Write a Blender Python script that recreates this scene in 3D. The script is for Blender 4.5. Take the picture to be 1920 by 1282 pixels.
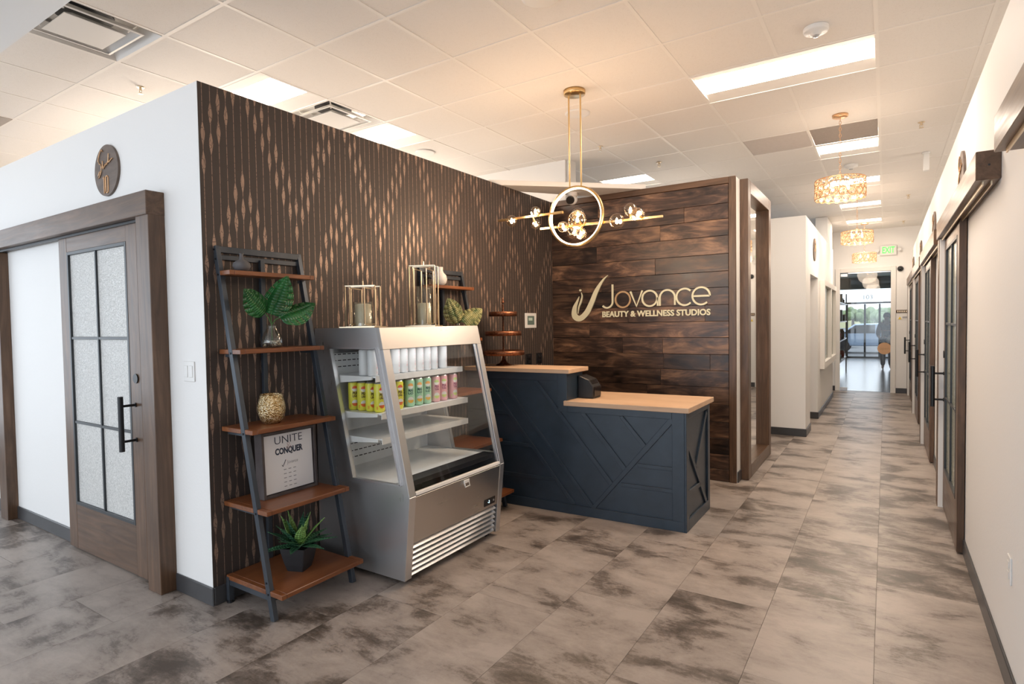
import bpy, bmesh, math, random
from mathutils import Vector, Matrix
random.seed(7)
PI = math.pi
for o in list(bpy.data.objects): bpy.data.objects.remove(o)
scn = bpy.context.scene
COL = scn.collection
H = 1.585

# ------------------------------------------------------------------ camera
yaw, pitch, roll, fpx = 0.5744, -0.0325, 0.0155, 1083.3
fwd = Vector((-math.sin(yaw)*math.cos(pitch), math.cos(yaw)*math.cos(pitch), math.sin(pitch)))
rgt = Vector((math.cos(yaw), math.sin(yaw), 0)); dwn = fwd.cross(rgt)
cr, sr = math.cos(roll), math.sin(roll)
R = rgt*cr + dwn*sr; D = dwn*cr - rgt*sr
cam_d = bpy.data.cameras.new('camera'); cam = bpy.data.objects.new('camera', cam_d); COL.objects.link(cam)
m3 = Matrix((R, -D, -fwd)).transposed()
cam.matrix_world = Matrix.Translation((0, 0, H)) @ m3.to_4x4()
cam_d.sensor_width = 36; cam_d.lens = 36*fpx/1920; cam_d.clip_start = .05; cam_d.clip_end = 500
scn.camera = cam

# ------------------------------------------------------------------ world, lights, exposure
w = bpy.data.worlds.new('world'); scn.world = w; w.use_nodes = True
bg = w.node_tree.nodes['Background']; bg.inputs[0].default_value = (.80, .90, 1, 1); bg.inputs[1].default_value = 1.4
scn.view_settings.view_transform = 'Standard'; scn.view_settings.look = 'None'
scn.view_settings.gamma = 1; scn.view_settings.exposure = 0.70; scn.view_settings.use_curve_mapping = False

def area(name, loc, rot, sx, sy, power, color):
    l = bpy.data.lights.new(name, 'AREA'); l.shape = 'RECTANGLE'; l.size = sx; l.size_y = sy; l.energy = power; l.color = color
    o = bpy.data.objects.new(name, l); COL.objects.link(o); o.location = loc; o.rotation_euler = rot
    return o
DAY = (.86, .92, 1.0); WARM = (1, .72, .48); OFFICE = (1, .86, .72)
# daylight entering through the glazed front of the room behind the camera and its left side
area('window_daylight_front', (-3.6, -4.7, 1.7), (math.radians(68), 0, 0), 8.0, 2.6, 80, DAY)
area('window_daylight_side', (-8.7, -1.6, 1.7), (math.radians(72), 0, math.radians(-90)), 5.5, 2.6, 22, DAY)
# daylight entering the shop through its storefront
area('storefront_daylight', (-.4, 26.3, 1.5), (math.radians(-90), 0, 0), 5.0, 2.6, 34, DAY)

def point(name, loc, power, color, r=.05):
    l = bpy.data.lights.new(name, 'POINT'); l.energy = power; l.color = color; l.shadow_soft_size = r
    o = bpy.data.objects.new(name, l); COL.objects.link(o); o.location = loc; return o

# unseen fill lights added inside the open-topped studios to brighten the ceiling
for px_, py_, pw_ in ((-5.6, 3.4, 42), (-7.6, 3.6, 26), (-5.0, 5.0, 26), (-2.4, 7.6, 9), (1.7, 1.5, 17), (1.7, 5.0, 18), (1.7, 8.0, 18), (1.7, 11.0, 16), (1.7, 13.6, 7)):
    point('ceiling_fill', (px_, py_, 2.55), pw_, (1, .86, .72), .25)
# ------------------------------------------------------------------ materials
def srgb(r, g, b):
    f = lambda c: (c/255/12.92) if c/255 <= .04045 else ((c/255+.055)/1.055)**2.4
    return (f(r), f(g), f(b), 1)
class NT:
    def __init__(s, name):
        s.m = bpy.data.materials.new(name); s.m.use_nodes = True; s.t = s.m.node_tree
        s.b = s.t.nodes['Principled BSDF']; s.out = s.t.nodes['Material Output']
    def n(s, typ, **kw):
        nd = s.t.nodes.new(typ)
        for k, v in kw.items(): setattr(nd, k, v)
        return nd
    def l(s, a, b): s.t.links.new(a, b)
    def math(s, op, a, b=None, clamp=False):
        nd = s.n('ShaderNodeMath', operation=op, use_clamp=clamp)
        for i, v in enumerate((a, b)):
            if v is None: continue
            if isinstance(v, (int, float)): nd.inputs[i].default_value = v
            else: s.l(v, nd.inputs[i])
        return nd.outputs[0]
    def mix(s, fac, a, b, typ='MIX'):
        nd = s.n('ShaderNodeMix', data_type='RGBA', blend_type=typ)
        for sock, v in ((nd.inputs[0], fac), (nd.inputs[6], a), (nd.inputs[7], b)):
            if isinstance(v, (int, float)): sock.default_value = v
            elif isinstance(v, tuple): sock.default_value = v
            else: s.l(v, sock)
        return nd.outputs[2]
    def coords(s, scale=(1, 1, 1), rand=0, world=False):
        if world: c = s.n('ShaderNodeNewGeometry').outputs['Position']
        else: c = s.n('ShaderNodeTexCoord').outputs['Object']
        if rand:
            oi = s.n('ShaderNodeObjectInfo'); mu = s.math('MULTIPLY', oi.outputs['Random'], rand)
            cb = s.n('ShaderNodeCombineXYZ')
            for i in range(3): s.l(mu, cb.inputs[i])
            va = s.n('ShaderNodeVectorMath', operation='ADD'); s.l(c, va.inputs[0]); s.l(cb.outputs[0], va.inputs[1]); c = va.outputs[0]
        mp = s.n('ShaderNodeMapping'); mp.inputs['Scale'].default_value = scale; s.l(c, mp.inputs['Vector'])
        return mp.outputs[0]
    def noise(s, vec, scale=5, detail=4, rough=.55, dist=0):
        nd = s.n('ShaderNodeTexNoise'); s.l(vec, nd.inputs['Vector'])
        nd.inputs['Scale'].default_value = scale; nd.inputs['Detail'].default_value = detail
        nd.inputs['Roughness'].default_value = rough; nd.inputs['Distortion'].default_value = dist
        return nd.outputs['Fac']
    def ramp(s, fac, stops):
        nd = s.n('ShaderNodeValToRGB'); s.l(fac, nd.inputs[0]); e = nd.color_ramp.elements
        while len(e) < len(stops): e.new(.5)
        for i, (p, c) in enumerate(stops): e[i].position = p; e[i].color = c
        return nd.outputs[0]
    def bump(s, h, strength=.2, dist=.01):
        nd = s.n('ShaderNodeBump'); nd.inputs['Strength'].default_value = strength; nd.inputs['Distance'].default_value = dist
        s.l(h, nd.inputs['Height']); s.l(nd.outputs[0], s.b.inputs['Normal'])
def pbr(name, col, rough=.5, metal=0, spec=.5, **kw):
    t = NT(name); t.b.inputs['Base Color'].default_value = col; t.b.inputs['Roughness'].default_value = rough
    t.b.inputs['Metallic'].default_value = metal; t.b.inputs['Specular IOR Level'].default_value = spec
    for k, v in kw.items(): t.b.inputs[k].default_value = v
    return t.m
def noisy(name, c1, c2, scale, rough=.5, metal=0, stretch=(1, 1, 1), bump=0, bscale=None, rand=5, rr=None):
    t = NT(name); v = t.coords(stretch, rand); n = t.noise(v, scale, 5)
    t.l(t.ramp(n, [(.3, c1), (.7, c2)]), t.b.inputs['Base Color'])
    t.b.inputs['Roughness'].default_value = rough; t.b.inputs['Metallic'].default_value = metal
    if rr: t.l(t.math('MULTIPLY_ADD', n, rr), t.b.inputs['Roughness'])
    if bump: t.bump(t.noise(t.coords(stretch, rand), bscale or scale*4, 3), bump, .004)
    return t.m
def plankwood(name):
    t = NT(name); v = t.coords((1.1, 5, 5), 37)
    n1 = t.noise(v, 1.5, 8, .62, 2.2); n2 = t.noise(t.coords((3, 60, 60), 13), 1, 4, .6, .4); n3 = t.noise(t.coords((1.6, 2.6, 2.6), 51), 1.3, 3, .5, .6)
    f = t.math('ADD', t.math('MULTIPLY', n1, .55), t.math('ADD', t.math('MULTIPLY', n2, .13), t.math('MULTIPLY', n3, .32)))
    c = t.ramp(f, [(.38, (.014, .009, .007, 1)), (.47, (.040, .022, .015, 1)), (.53, (.085, .046, .029, 1)), (.62, (.20, .110, .062, 1))])
    oi = t.n('ShaderNodeObjectInfo'); hs = t.n('ShaderNodeHueSaturation'); t.l(c, hs.inputs['Color']); t.l(t.math('ADD', t.math('MULTIPLY', oi.outputs['Random'], .9), .65), hs.inputs['Value'])
    t.l(hs.outputs[0], t.b.inputs['Base Color']); t.l(t.math('ADD', t.math('MULTIPLY', n1, .3), .2), t.b.inputs['Roughness']); t.bump(n2, .15, .002); return t.m
def wood(name, dark, mid, light, axis=0, rough=.4, fig=3.0, contrast=1.0, bump=.12, blotch=.6):
    t = NT(name)
    s1 = [9, 9, 9]; s1[axis] = .9
    s2 = [60, 60, 60]; s2[axis] = 2.5
    v1 = t.coords(tuple(s1), 13); v2 = t.coords(tuple(s2), 13); s3 = [3.2]*3; s3[axis] = 1.3
    n1 = t.noise(v1, 1.0, 6, .6, fig); n2 = t.noise(v2, 1.0, 3, .6, .3); n3 = t.noise(t.coords(tuple(s3), 29), 1.2, 4, .6, 1.2)
    f = t.math('ADD', t.math('MULTIPLY', n1, .55), t.math('MULTIPLY', n2, .2)); f = t.math('ADD', f, t.math('MULTIPLY', n3, .25))
    c = t.ramp(f, [(.5-.16/contrast, dark), (.5, mid), (.5+.16/contrast, light)])
    oi = t.n('ShaderNodeObjectInfo')
    hs = t.n('ShaderNodeHueSaturation'); t.l(c, hs.inputs['Color']); t.l(t.math('ADD', t.math('MULTIPLY', oi.outputs['Random'], blotch), 1-blotch/2), hs.inputs['Value'])
    t.l(hs.outputs[0], t.b.inputs['Base Color'])
    t.l(t.math('ADD', t.math('MULTIPLY', n2, .2), rough-.1), t.b.inputs['Roughness'])
    t.bump(n2, bump, .002)
    return t.m
def emis(name, col, st):
    t = NT(name); t.b.inputs['Base Color'].default_value = col; t.b.inputs['Emission Color'].default_value = col; t.b.inputs['Emission Strength'].default_value = st
    return t.m
def glassy(name, tint=(1, 1, 1, 1), ior=1.45, rough=.02, extra=0.0):
    t = NT(name); t.t.nodes.remove(t.b)
    tr = t.n('ShaderNodeBsdfTransparent'); tr.inputs[0].default_value = tint
    gl = t.n('ShaderNodeBsdfGlossy'); gl.inputs['Roughness'].default_value = rough
    lw = t.n('ShaderNodeLayerWeight'); lw.inputs['Blend'].default_value = .5; f0 = ((ior-1)/(ior+1))**2+extra
    fr = t.math('ADD', t.math('MULTIPLY', t.math('POWER', lw.outputs['Facing'], 5.0), 1-f0), f0, True)
    mx = t.n('ShaderNodeMixShader'); t.l(fr, mx.inputs[0]); t.l(tr.outputs[0], mx.inputs[1]); t.l(gl.outputs[0], mx.inputs[2])
    t.l(mx.outputs[0], t.out.inputs[0]); return t.m

M = {}
def wallpaint(name, col, b=.25):
    t = NT(name); t.b.inputs['Base Color'].default_value = col; t.b.inputs['Roughness'].default_value = .6
    t.bump(t.noise(t.coords((1, 1, 1), world=True), 70, 4, .6), b, .003); return t.m
M['wall'] = wallpaint('white_paint', (.84, .83, .815, 1))
M['paint'] = wallpaint('white_trim_paint', (.82, .80, .77, 1), .02)
M['base'] = noisy('charcoal_cove_base', (.045, .045, .048, 1), (.06, .06, .064, 1), 6, .35)
t = NT('acoustic_tile'); v = t.coords((1, 1, 1), world=True)
sp = t.noise(v, 260, 2, .7); bl = t.noise(v, 45, 3)
t.l(t.mix(t.math('GREATER_THAN', t.math('ADD', sp, t.math('MULTIPLY', bl, .25)), .77), (.84, .81, .775, 1), (.66, .63, .59, 1)), t.b.inputs['Base Color'])
t.b.inputs['Roughness'].default_value = .9; t.bump(sp, .3, .003); M['ctile'] = t.m
M['tee'] = pbr('white_grid_metal', (.86, .83, .79, 1), .5)
# floor tile: worn greige stone look
t = NT('floor_vinyl')
v = t.coords((1, 1, 1), 41)
vs = t.coords((1.0, 1.5, 1), 41)
n1 = t.noise(vs, 2.4, 7, .60, .35); n2 = t.noise(t.coords((3, 9, 1), 41), 2.6, 9, .72, 1.2); n3 = t.noise(t.coords((8, 8, 1), 17), 5, 9, .75, 1.6)
f = t.math('ADD', t.math('MULTIPLY', n1, .66), t.math('MULTIPLY', n2, .20)); f = t.math('ADD', f, t.math('MULTIPLY', n3, .14))
oi = t.n('ShaderNodeObjectInfo')
f = t.math('ADD', f, t.math('MULTIPLY', t.math('SUBTRACT', oi.outputs['Random'], .5), .07))
c = t.ramp(f, [(.385, (.080, .062, .050, 1)), (.44, (.165, .133, .112, 1)), (.490, (.315, .265, .232, 1)), (.60, (.42, .36, .318, 1))])
t.l(c, t.b.inputs['Base Color']); t.l(t.math('ADD', t.math('MULTIPLY', n3, .2), .24), t.b.inputs['Roughness'])
t.b.inputs['Specular IOR Level'].default_value = .5
t.bump(t.math('ADD', n2, n3), .18, .004); M['floor'] = t.m
M['grout'] = pbr('floor_joint', (.12, .10, .088, 1), .8)
# wallpaper: dark brown ground, copper lines with stacked lozenges
t = NT('lozenge_wallpaper'); g = t.n('ShaderNodeNewGeometry'); sx = t.n('ShaderNodeSeparateXYZ'); t.l(g.outputs['Position'], sx.inputs[0])
SP = .0462
u = t.math('DIVIDE', t.math('SUBTRACT', sx.outputs[1], 1.813-SP/2), SP)
i = t.math('FLOOR', u); fr = t.math('ABSOLUTE', t.math('SUBTRACT', t.math('SUBTRACT', u, i), .5))     # 0 at the line, in units of spacing
fr = t.math('MULTIPLY', fr, SP)
tri = t.math('PINGPONG', t.math('SUBTRACT', i, 5), 8)
wn = t.n('ShaderNodeTexWhiteNoise', noise_dimensions='1D'); t.l(i, wn.inputs['W'])
ph = t.math('ADD', t.math('MULTIPLY', tri, .102), t.math('MULTIPLY', wn.outputs['Value'], .04))
PER = .735
tt = t.math('FLOORED_MODULO', t.math('SUBTRACT', t.math('SUBTRACT', 2.537, sx.outputs[2]), ph), PER)
def loz(start, ln):
    q = t.math('DIVIDE', t.math('SUBTRACT', tt, start), ln)
    q = t.math('ABSOLUTE', t.math('SUBTRACT', q, .45))
    return t.math('MULTIPLY', t.math('SUBTRACT', 1.0, t.math('POWER', t.math('MULTIPLY', q, 2.0, True), 1.35)), .0118)
hw = t.math('MAXIMUM', t.math('MAXIMUM', loz(0, .145), loz(.165, .145)), .0016)
inside = t.math('LESS_THAN', fr, hw)
vc = t.n('ShaderNodeTexVoronoi', feature='DISTANCE_TO_EDGE'); vm = t.n('ShaderNodeMapping'); vm.inputs['Scale'].default_value = (1, 60, 22)
t.l(g.outputs['Position'], vm.inputs[0]); t.l(vm.outputs[0], vc.inputs['Vector']); vc.inputs['Scale'].default_value = 1
crk = t.math('GREATER_THAN', vc.outputs['Distance'], .035)
msk = t.math('MULTIPLY', inside, t.math('MAXIMUM', crk, .25))
t.l(t.mix(msk, (.050, .037, .032, 1), (.33, .225, .17, 1)), t.b.inputs['Base Color'])
t.l(t.math('SUBTRACT', .62, t.math('MULTIPLY', msk, .22)), t.b.inputs['Roughness']); t.l(t.math('MULTIPLY', msk, .35), t.b.inputs['Metallic'])
wv = t.noise(t.coords((1, 300, 12), world=True), 1, 2); t.bump(wv, .15, .001)
M['wallpaper'] = t.m
M['door_wood_v'] = wood('stained_alder_upright', (.052, .026, .013, 1), (.105, .056, .030, 1), (.170, .094, .054, 1), 2, .38, blotch=.25)
M['door_wood_h'] = wood('stained_alder_level', (.052, .026, .013, 1), (.105, .056, .030, 1), (.170, .094, .054, 1), 0, .38, blotch=.25)
M['door_wood_y'] = wood('stained_alder_along_hall', (.052, .026, .013, 1), (.105, .056, .030, 1), (.170, .094, .054, 1), 1, .33, blotch=.25)
M['plank'] = plankwood('dark_stained_plank')
M['shelf_wood'] = wood('orange_brown_shelf_wood', (.12, .038, .013, 1), (.20, .066, .022, 1), (.27, .10, .038, 1), 1, .32, 2, 1, .05, .15)
M['butcher_x'] = wood('pale_maple_top', (.50, .31, .185, 1), (.62, .41, .26, 1), (.70, .49, .33, 1), 0, .38, 2, .8, .04, .05)
M['navy'] = noisy('navy_charcoal_paint', (.018, .031, .048, 1), (.027, .044, .066, 1), 8, .36, bump=.08, bscale=60, stretch=(1, 1, 1))
M['darkframe'] = pbr('black_window_frame', (.03, .035, .04, 1), .4)
t = NT('rain_glass'); v = t.coords((1, 1, 1), world=True); n = t.noise(v, 95, 3, .7, 1.5)
t.l(t.ramp(n, [(.35, (.52, .52, .50, 1)), (.6, (.86, .85, .82, 1))]), t.b.inputs['Base Color']); t.b.inputs['Roughness'].default_value = .16
t.b.inputs['Specular IOR Level'].default_value = .9; t.bump(n, .8, .006); M['rain'] = t.m
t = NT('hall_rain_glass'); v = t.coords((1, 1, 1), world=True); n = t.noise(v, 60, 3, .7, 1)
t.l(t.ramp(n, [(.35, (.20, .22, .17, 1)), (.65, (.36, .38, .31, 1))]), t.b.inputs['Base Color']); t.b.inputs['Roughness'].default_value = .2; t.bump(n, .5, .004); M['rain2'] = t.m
def brushed(name, col, axis, rough=.28):
    t = NT(name); s = [160, 160, 160]; s[axis] = 1.5; n = t.noise(t.coords(tuple(s)), 1, 2); n2 = t.noise(t.coords((1, 1, 1)), 3, 3)
    t.b.inputs['Base Color'].default_value = col; t.b.inputs['Metallic'].default_value = 1
    t.l(t.math('ADD', t.math('MULTIPLY', n, .06), t.math('ADD', t.math('MULTIPLY', n2, .10), rough-.06)), t.b.inputs['Roughness']); return t.m
M['steel_y'] = brushed('brushed_steel_across', (.58, .56, .54, 1), 1)
M['steel_z'] = brushed('brushed_steel_upright', (.62, .62, .63, 1), 2)
M['steel_z'].node_tree.nodes['Principled BSDF'].inputs['Metallic'].default_value = .86
M['alum'] = pbr('satin_aluminium', (.72, .73, .75, 1), .28, .9)
M['fwhite'] = pbr('white_enamel', (.82, .84, .85, 1), .35)
M['black'] = pbr('black_plastic', (.012, .012, .014, 1), .4)
M['bmetal'] = pbr('black_powdercoat', (.016, .017, .02, 1), .38, .3)
M['ladder'] = noisy('gunmetal_paint', (.035, .045, .06, 1), (.07, .08, .095, 1), 5, .38, .4, stretch=(1, 1, .3))
M['gold'] = pbr('brushed_brass', (.72, .50, .24, 1), .3, 1)
M['champ'] = pbr('champagne_metal', (.70, .58, .42, 1), .35, .9)
M['copper'] = noisy('antique_copper', (.10, .035, .018, 1), (.30, .12, .06, 1), 60, .35, .8)
M['glass'] = glassy('clear_glass', (.97, .98, .98, 1), 1.45)
M['vglass'] = glassy('vase_glass', (.93, .95, .94, 1), 1.5, .03, .03)
M['bulbglass'] = glassy('amber_globe_glass', (.96, .87, .76, 1), 1.5, .03, .07)
M['mirror'] = pbr('mirror_silver', (.90, .90, .88, 1), .02, 1)
M['lens'] = emis('troffer_lens', (1, .86, .72, 1), 21.0)
M['filament'] = emis('warm_filament', (1, .62, .30, 1), 16.0)
M['ringled'] = emis('warm_led_ring', (1, .70, .40, 1), 7.0)
M['exitgreen'] = emis('exit_green', (.10, .62, .12, 1), .8)
M['leaf'] = noisy('deep_green_leaf', (.012, .07, .022, 1), (.03, .17, .04, 1), 9, .28, bump=.1, bscale=40)
M['agave'] = noisy('agave_green', (.015, .075, .04, 1), (.05, .17, .07, 1), 9, .4)
M['agave_light'] = noisy('lime_green_leaf', (.12, .30, .06, 1), (.32, .52, .16, 1), 9, .4)
M['stem'] = pbr('green_stem', (.06, .16, .04, 1), .5)
M['cream_letter'] = pbr('cream_lettering', (.72, .68, .48, 1), .45)
M['tan_letter'] = pbr('tan_lettering', (.46, .30, .16, 1), .45)
M['white'] = pbr('white_plastic', (.80, .79, .77, 1), .4)
M['shelfgreen'] = pbr('dark_green_paint', (.025, .06, .045, 1), .7)

# ------------------------------------------------------------------ mesh helper
ORG = {}
class MB:
    def __init__(s): s.v = []; s.f = []; s.sm = []
    def add(s, vs, fs, sm=False):
        b = len(s.v); s.v += [tuple(p) for p in vs]; s.f += [tuple(b+i for i in f) for f in fs]; s.sm += [sm]*len(fs); return s
    def box(s, x0, x1, y0, y1, z0, z1):
        vs = [(x, y, z) for z in (z0, z1) for y in (y0, y1) for x in (x0, x1)]
        return s.add(vs, [(0, 2, 3, 1), (4, 5, 7, 6), (0, 1, 5, 4), (2, 6, 7, 3), (0, 4, 6, 2), (1, 3, 7, 5)])
    def bar(s, a, b, wx, wy, up=(0, 0, 1)):          # square bar from a to b
        a = Vector(a); b = Vector(b); d = (b-a).normalized(); u = Vector(up)
        if abs(d.dot(u)) > .99: u = Vector((0, 1, 0))
        x = d.cross(u).normalized(); y = x.cross(d).normalized()
        vs = [p+x*sx*wx/2+y*sy*wy/2 for p in (a, b) for sx, sy in ((-1, -1), (1, -1), (1, 1), (-1, 1))]
        return s.add(vs, [(0, 1, 2, 3)[::-1], (4, 5, 6, 7), (0, 1, 5, 4), (1, 2, 6, 5), (2, 3, 7, 6), (3, 0, 4, 7)])
    def cyl(s, a, b, r, r2=None, n=16, caps=True):
        a = Vector(a); b = Vector(b); d = (b-a).normalized(); u = Vector((0, 0, 1)) if abs(d.z) < .9 else Vector((1, 0, 0))
        x = d.cross(u).normalized(); y = d.cross(x).normalized(); r2 = r if r2 is None else r2
        vs = [a+(x*math.cos(t)+y*math.sin(t))*r for t in [2*PI*k/n for k in range(n)]]+[b+(x*math.cos(t)+y*math.sin(t))*r2 for t in [2*PI*k/n for k in range(n)]]
        s.add(vs, [(k, (k+1) % n, n+(k+1) % n, n+k) for k in range(n)], True)
        if caps:
            s.add(vs[:n], [tuple(range(n))[::-1]]); s.add(vs[n:], [tuple(range(n))])
        return s
    def tube(s, pts, r, n=8, closed=False):
        pts = [Vector(p) for p in pts]; m = len(pts); vs = []
        for i, p in enumerate(pts):
            if closed: d = pts[(i+1) % m]-pts[i-1]
            else: d = pts[min(i+1, m-1)]-pts[max(i-1, 0)]
            d.normalize(); u = Vector((0, 0, 1)) if abs(d.z) < .95 else Vector((0, 1, 0))
            x = d.cross(u).normalized(); y = d.cross(x)
            rr = r[i] if isinstance(r, (list, tuple)) else r
            vs += [p+(x*math.cos(2*PI*k/n)+y*math.sin(2*PI*k/n))*rr for k in range(n)]
        fs = [(i*n+k, i*n+(k+1) % n, ((i+1) % m)*n+(k+1) % n, ((i+1) % m)*n+k) for i in range(m if closed else m-1) for k in range(n)]
        s.add(vs, fs, True)
        if not closed: s.add(vs[:n], [tuple(range(n))]); s.add(vs[-n:], [tuple(range(n))])
        return s
    def lathe(s, prof, c=(0, 0, 0), n=32, flute=0, fn=12):
        c = Vector(c); vs = []
        for r, z in prof:
            for k in range(n):
                a = 2*PI*k/n; rr = r*(1+flute*math.cos(fn*a)); vs.append(c+Vector((rr*math.cos(a), rr*math.sin(a), z)))
        m = len(prof)
        return s.add(vs, [(i*n+k, i*n+(k+1) % n, (i+1)*n+(k+1) % n, (i+1)*n+k) for i in range(m-1) for k in range(n)], True)
    def sphere(s, c, r, n=16, m=10, sz=1.0):
        return s.lathe([(max(1e-4, r*math.sin(PI*i/m)), -r*sz*math.cos(PI*i/m)) for i in range(m+1)], c, n)
    def prism(s, poly, vec):
        n = len(poly); vec = Vector(vec); p = [Vector(q) for q in poly]
        return s.add(p+[q+vec for q in p], [tuple(range(n))[::-1], tuple(range(n, 2*n))]+[(k, (k+1) % n, n+(k+1) % n, n+k) for k in range(n)])
    def mesh(s, name, mat, off=(0, 0, 0)):
        me = bpy.data.meshes.new(name); off = Vector(off)
        me.from_pydata([tuple(Vector(p)-off) for p in s.v], [], s.f)
        me.polygons.foreach_set('use_smooth', s.sm)
        bm = bmesh.new(); bm.from_mesh(me); bmesh.ops.recalc_face_normals(bm, faces=bm.faces); bm.to_mesh(me); bm.free()
        me.materials.append(mat); me.update(); return me
    def build(s, name, mat, parent=None, bevel=0, seg=1, loc=None, **props):
        off = Vector(ORG.get(parent.name, (0, 0, 0))) if parent else Vector((0, 0, 0))
        if loc is not None: off = Vector(loc)
        me = s.mesh(name, mat, off); o = bpy.data.objects.new(name, me); COL.objects.link(o)
        if parent: o.parent = parent
        if loc is not None:
            po = Vector(ORG.get(parent.name, (0, 0, 0))) if parent else Vector((0, 0, 0)); o.location = Vector(loc)-po
        ORG[o.name] = tuple(off)
        if bevel:
            b = o.modifiers.new('bevel', 'BEVEL'); b.width = bevel; b.segments = seg; b.limit_method = 'ANGLE'
        for k, v in props.items(): o[k] = v
        return o
def B(*a): return MB().box(*a)
def thing(name, loc, label, cat, group=None):
    o = bpy.data.objects.new(name, None); COL.objects.link(o); o.location = loc; ORG[o.name] = tuple(loc); o.empty_display_size = .1
    tag(o, label, cat, group); return o
def tag(o, label=None, cat=None, group=None):
    if label: o['label'] = label
    if cat: o['category'] = cat
    if group: o['group'] = group
    return o
def struct(name, mb, mat, **kw):
    o = mb.build(name, mat, **kw); o['kind'] = 'structure'; return o
def sempty(name, loc=(0, 0, 0)):
    o = bpy.data.objects.new(name, None); COL.objects.link(o); o.location = loc; ORG[o.name] = tuple(loc); o['kind'] = 'structure'; o.empty_display_size = .1; return o
def copy_tree(root, loc=None, label=None, parent=None):
    c = root.copy(); COL.objects.link(c)
    if parent: c.parent = parent
    if loc is not None: c.location = loc; ORG[c.name] = tuple(loc)
    if label: c['label'] = label
    for ch in list(root.children): copy_tree(ch, parent=c)
    return c
def text(name, s, size, origin, right, up, depth, mat, parent, align='CENTER', width=None, bold=0, spacing=1.0, flat=False):
    cu = bpy.data.curves.new(name, 'FONT'); cu.body = s; cu.size = size; cu.align_x = align; cu.align_y = 'CENTER'; cu.extrude = depth/2; cu.offset = bold; cu.space_character = spacing; cu.resolution_u = 3
    tmp = bpy.data.objects.new('tmp', cu); COL.objects.link(tmp); bpy.context.view_layer.update()
    dg = bpy.context.evaluated_depsgraph_get(); me = bpy.data.meshes.new_from_object(tmp.evaluated_get(dg)); bpy.data.objects.remove(tmp)
    r = Vector(right).normalized(); u = Vector(up).normalized(); n = r.cross(u)
    xs = [v.co.x for v in me.vertices]; k = 1
    if width: k = width/(max(xs)-min(xs))
    off = Vector(ORG.get(parent.name, (0, 0, 0))); o3 = Vector(origin)
    for v in me.vertices: v.co = o3+r*v.co.x*k+u*v.co.y+n*(v.co.z+depth/2)-off
    me.materials.clear(); me.materials.append(mat); me.name = name
    o = bpy.data.objects.new(name, me); COL.objects.link(o); o.parent = parent; ORG[o.name] = tuple(off); return o

# ------------------------------------------------------------------ layout constants
XW, YW, YB, XR, YE = -3.211, 1.79, 5.836, .448, 14.477
ZT, ZC = 2.955, 3.448
G = .643

# ------------------------------------------------------------------ SETTING: floor
floor = struct('floor', B(-9.2, 3.2, -5, YE+.06, -.03, -.006), M['grout'])
tile_me = MB().box(.0008, .4942, .0008, .9792, -.006, 0).mesh('floor_tile', M['floor'])
rest = MB()
for k in range(-17, 6):
    x0 = -.038+.495*k; sh = 4.0+.325*(k+0)
    j = math.floor((-5-sh)/.98)
    while sh+j*.98 < YE:
        y0 = sh+j*.98; j += 1
        y1 = min(y0+.98, YE+.05)
        vis = (x0+.495 > -7.6 and x0 < .44 and y0+.98 > .85 and not (x0+.495 < XW and y0 > 1.8) and not (x0 < -1.8 and y0 > 5.8) and (y0 > .3))
        vis = vis and (y1-y0 > .97)
        if vis:
            o = bpy.data.objects.new('floor_tile', tile_me); COL.objects.link(o); o.parent = floor; o.location = (x0, y0, 0)
        else: rest.box(x0+.0008, x0+.4942, max(y0, -5)+.0008, y1-.0008, -.006, 0)
rest.build('floor_tile_field', M['floor'], floor, kind='stuff')

# ceiling
ceil = struct('ceiling', B(-9.2, 3.2, 1.3, YE+.1, ZC+.12, ZC+.16), M['paint'])
CX = [-9.1, -8.4, -7.75, -7.1, -6.45, -5.805, -5.16, -4.51, -3.865, -3.212, -2.56, -1.92, -1.283, -.66, -.06, .55, 1.16, 1.77, 2.4, 3.1]
CY = [1.317+G*k for k in range(21)]; CY[-1] = YE
fixt = []        # (x0,x1,y0,y1)
TROF = [(-1.283, -.06, 5-.0), ]
def yidx(y): return min(range(len(CY)), key=lambda i: abs(CY[i]-y))
troffers = [(-1.283, -.06, 4.532), (-.66, -.06, 7.104), (-.66, -.06, 9.033), (-.66, -.06, 10.962), (-.66, -.06, 12.891), (-4.51, -3.865, 2.603), (-4.51, -3.865, 3.889), (-3.212, -2.56, 7.104)]
vents = [(-4.51, -3.865, 1.317), (-4.51, -3.865, 3.246)]
grilles = [(-.66, -.06, 6.461), (-1.283, -.66, 6.461)]
occ = set()
for x0, x1, y in troffers+vents+grilles:
    for ix in range(len(CX)-1):
        if CX[ix] > x0-.05 and CX[ix+1] < x1+.05: occ.add((ix, yidx(y)))
cache = {}
rest = MB()
for ix in range(len(CX)-1):
    for iy in range(len(CY)-1):
        if (ix, iy) in occ: continue
        x0, x1, y0, y1 = CX[ix], CX[ix+1], CY[iy], CY[iy+1]
        vis = (-8.5 < x0 < -3.3 and y0 < 5.8) or (-3.3 < x0 < .7)
        if vis:
            key = (round(x1-x0, 3), round(y1-y0, 3))
            if key not in cache: cache[key] = B(.0005, x1-x0-.0005, .0005, y1-y0-.0005, 0, .015).mesh('ceiling_tile', M['ctile'])
            o = bpy.data.objects.new('ceiling_tile', cache[key]); COL.objects.link(o); o.parent = ceil
            o.location = (x0, y0, ZC+.001+random.random()*.001)
        else: rest.box(x0+.002, x1-.002, y0+.002, y1-.002, ZC+.003, ZC+.018)
rest.build('ceiling_tile_field', M['ctile'], ceil, kind='stuff')
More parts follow.
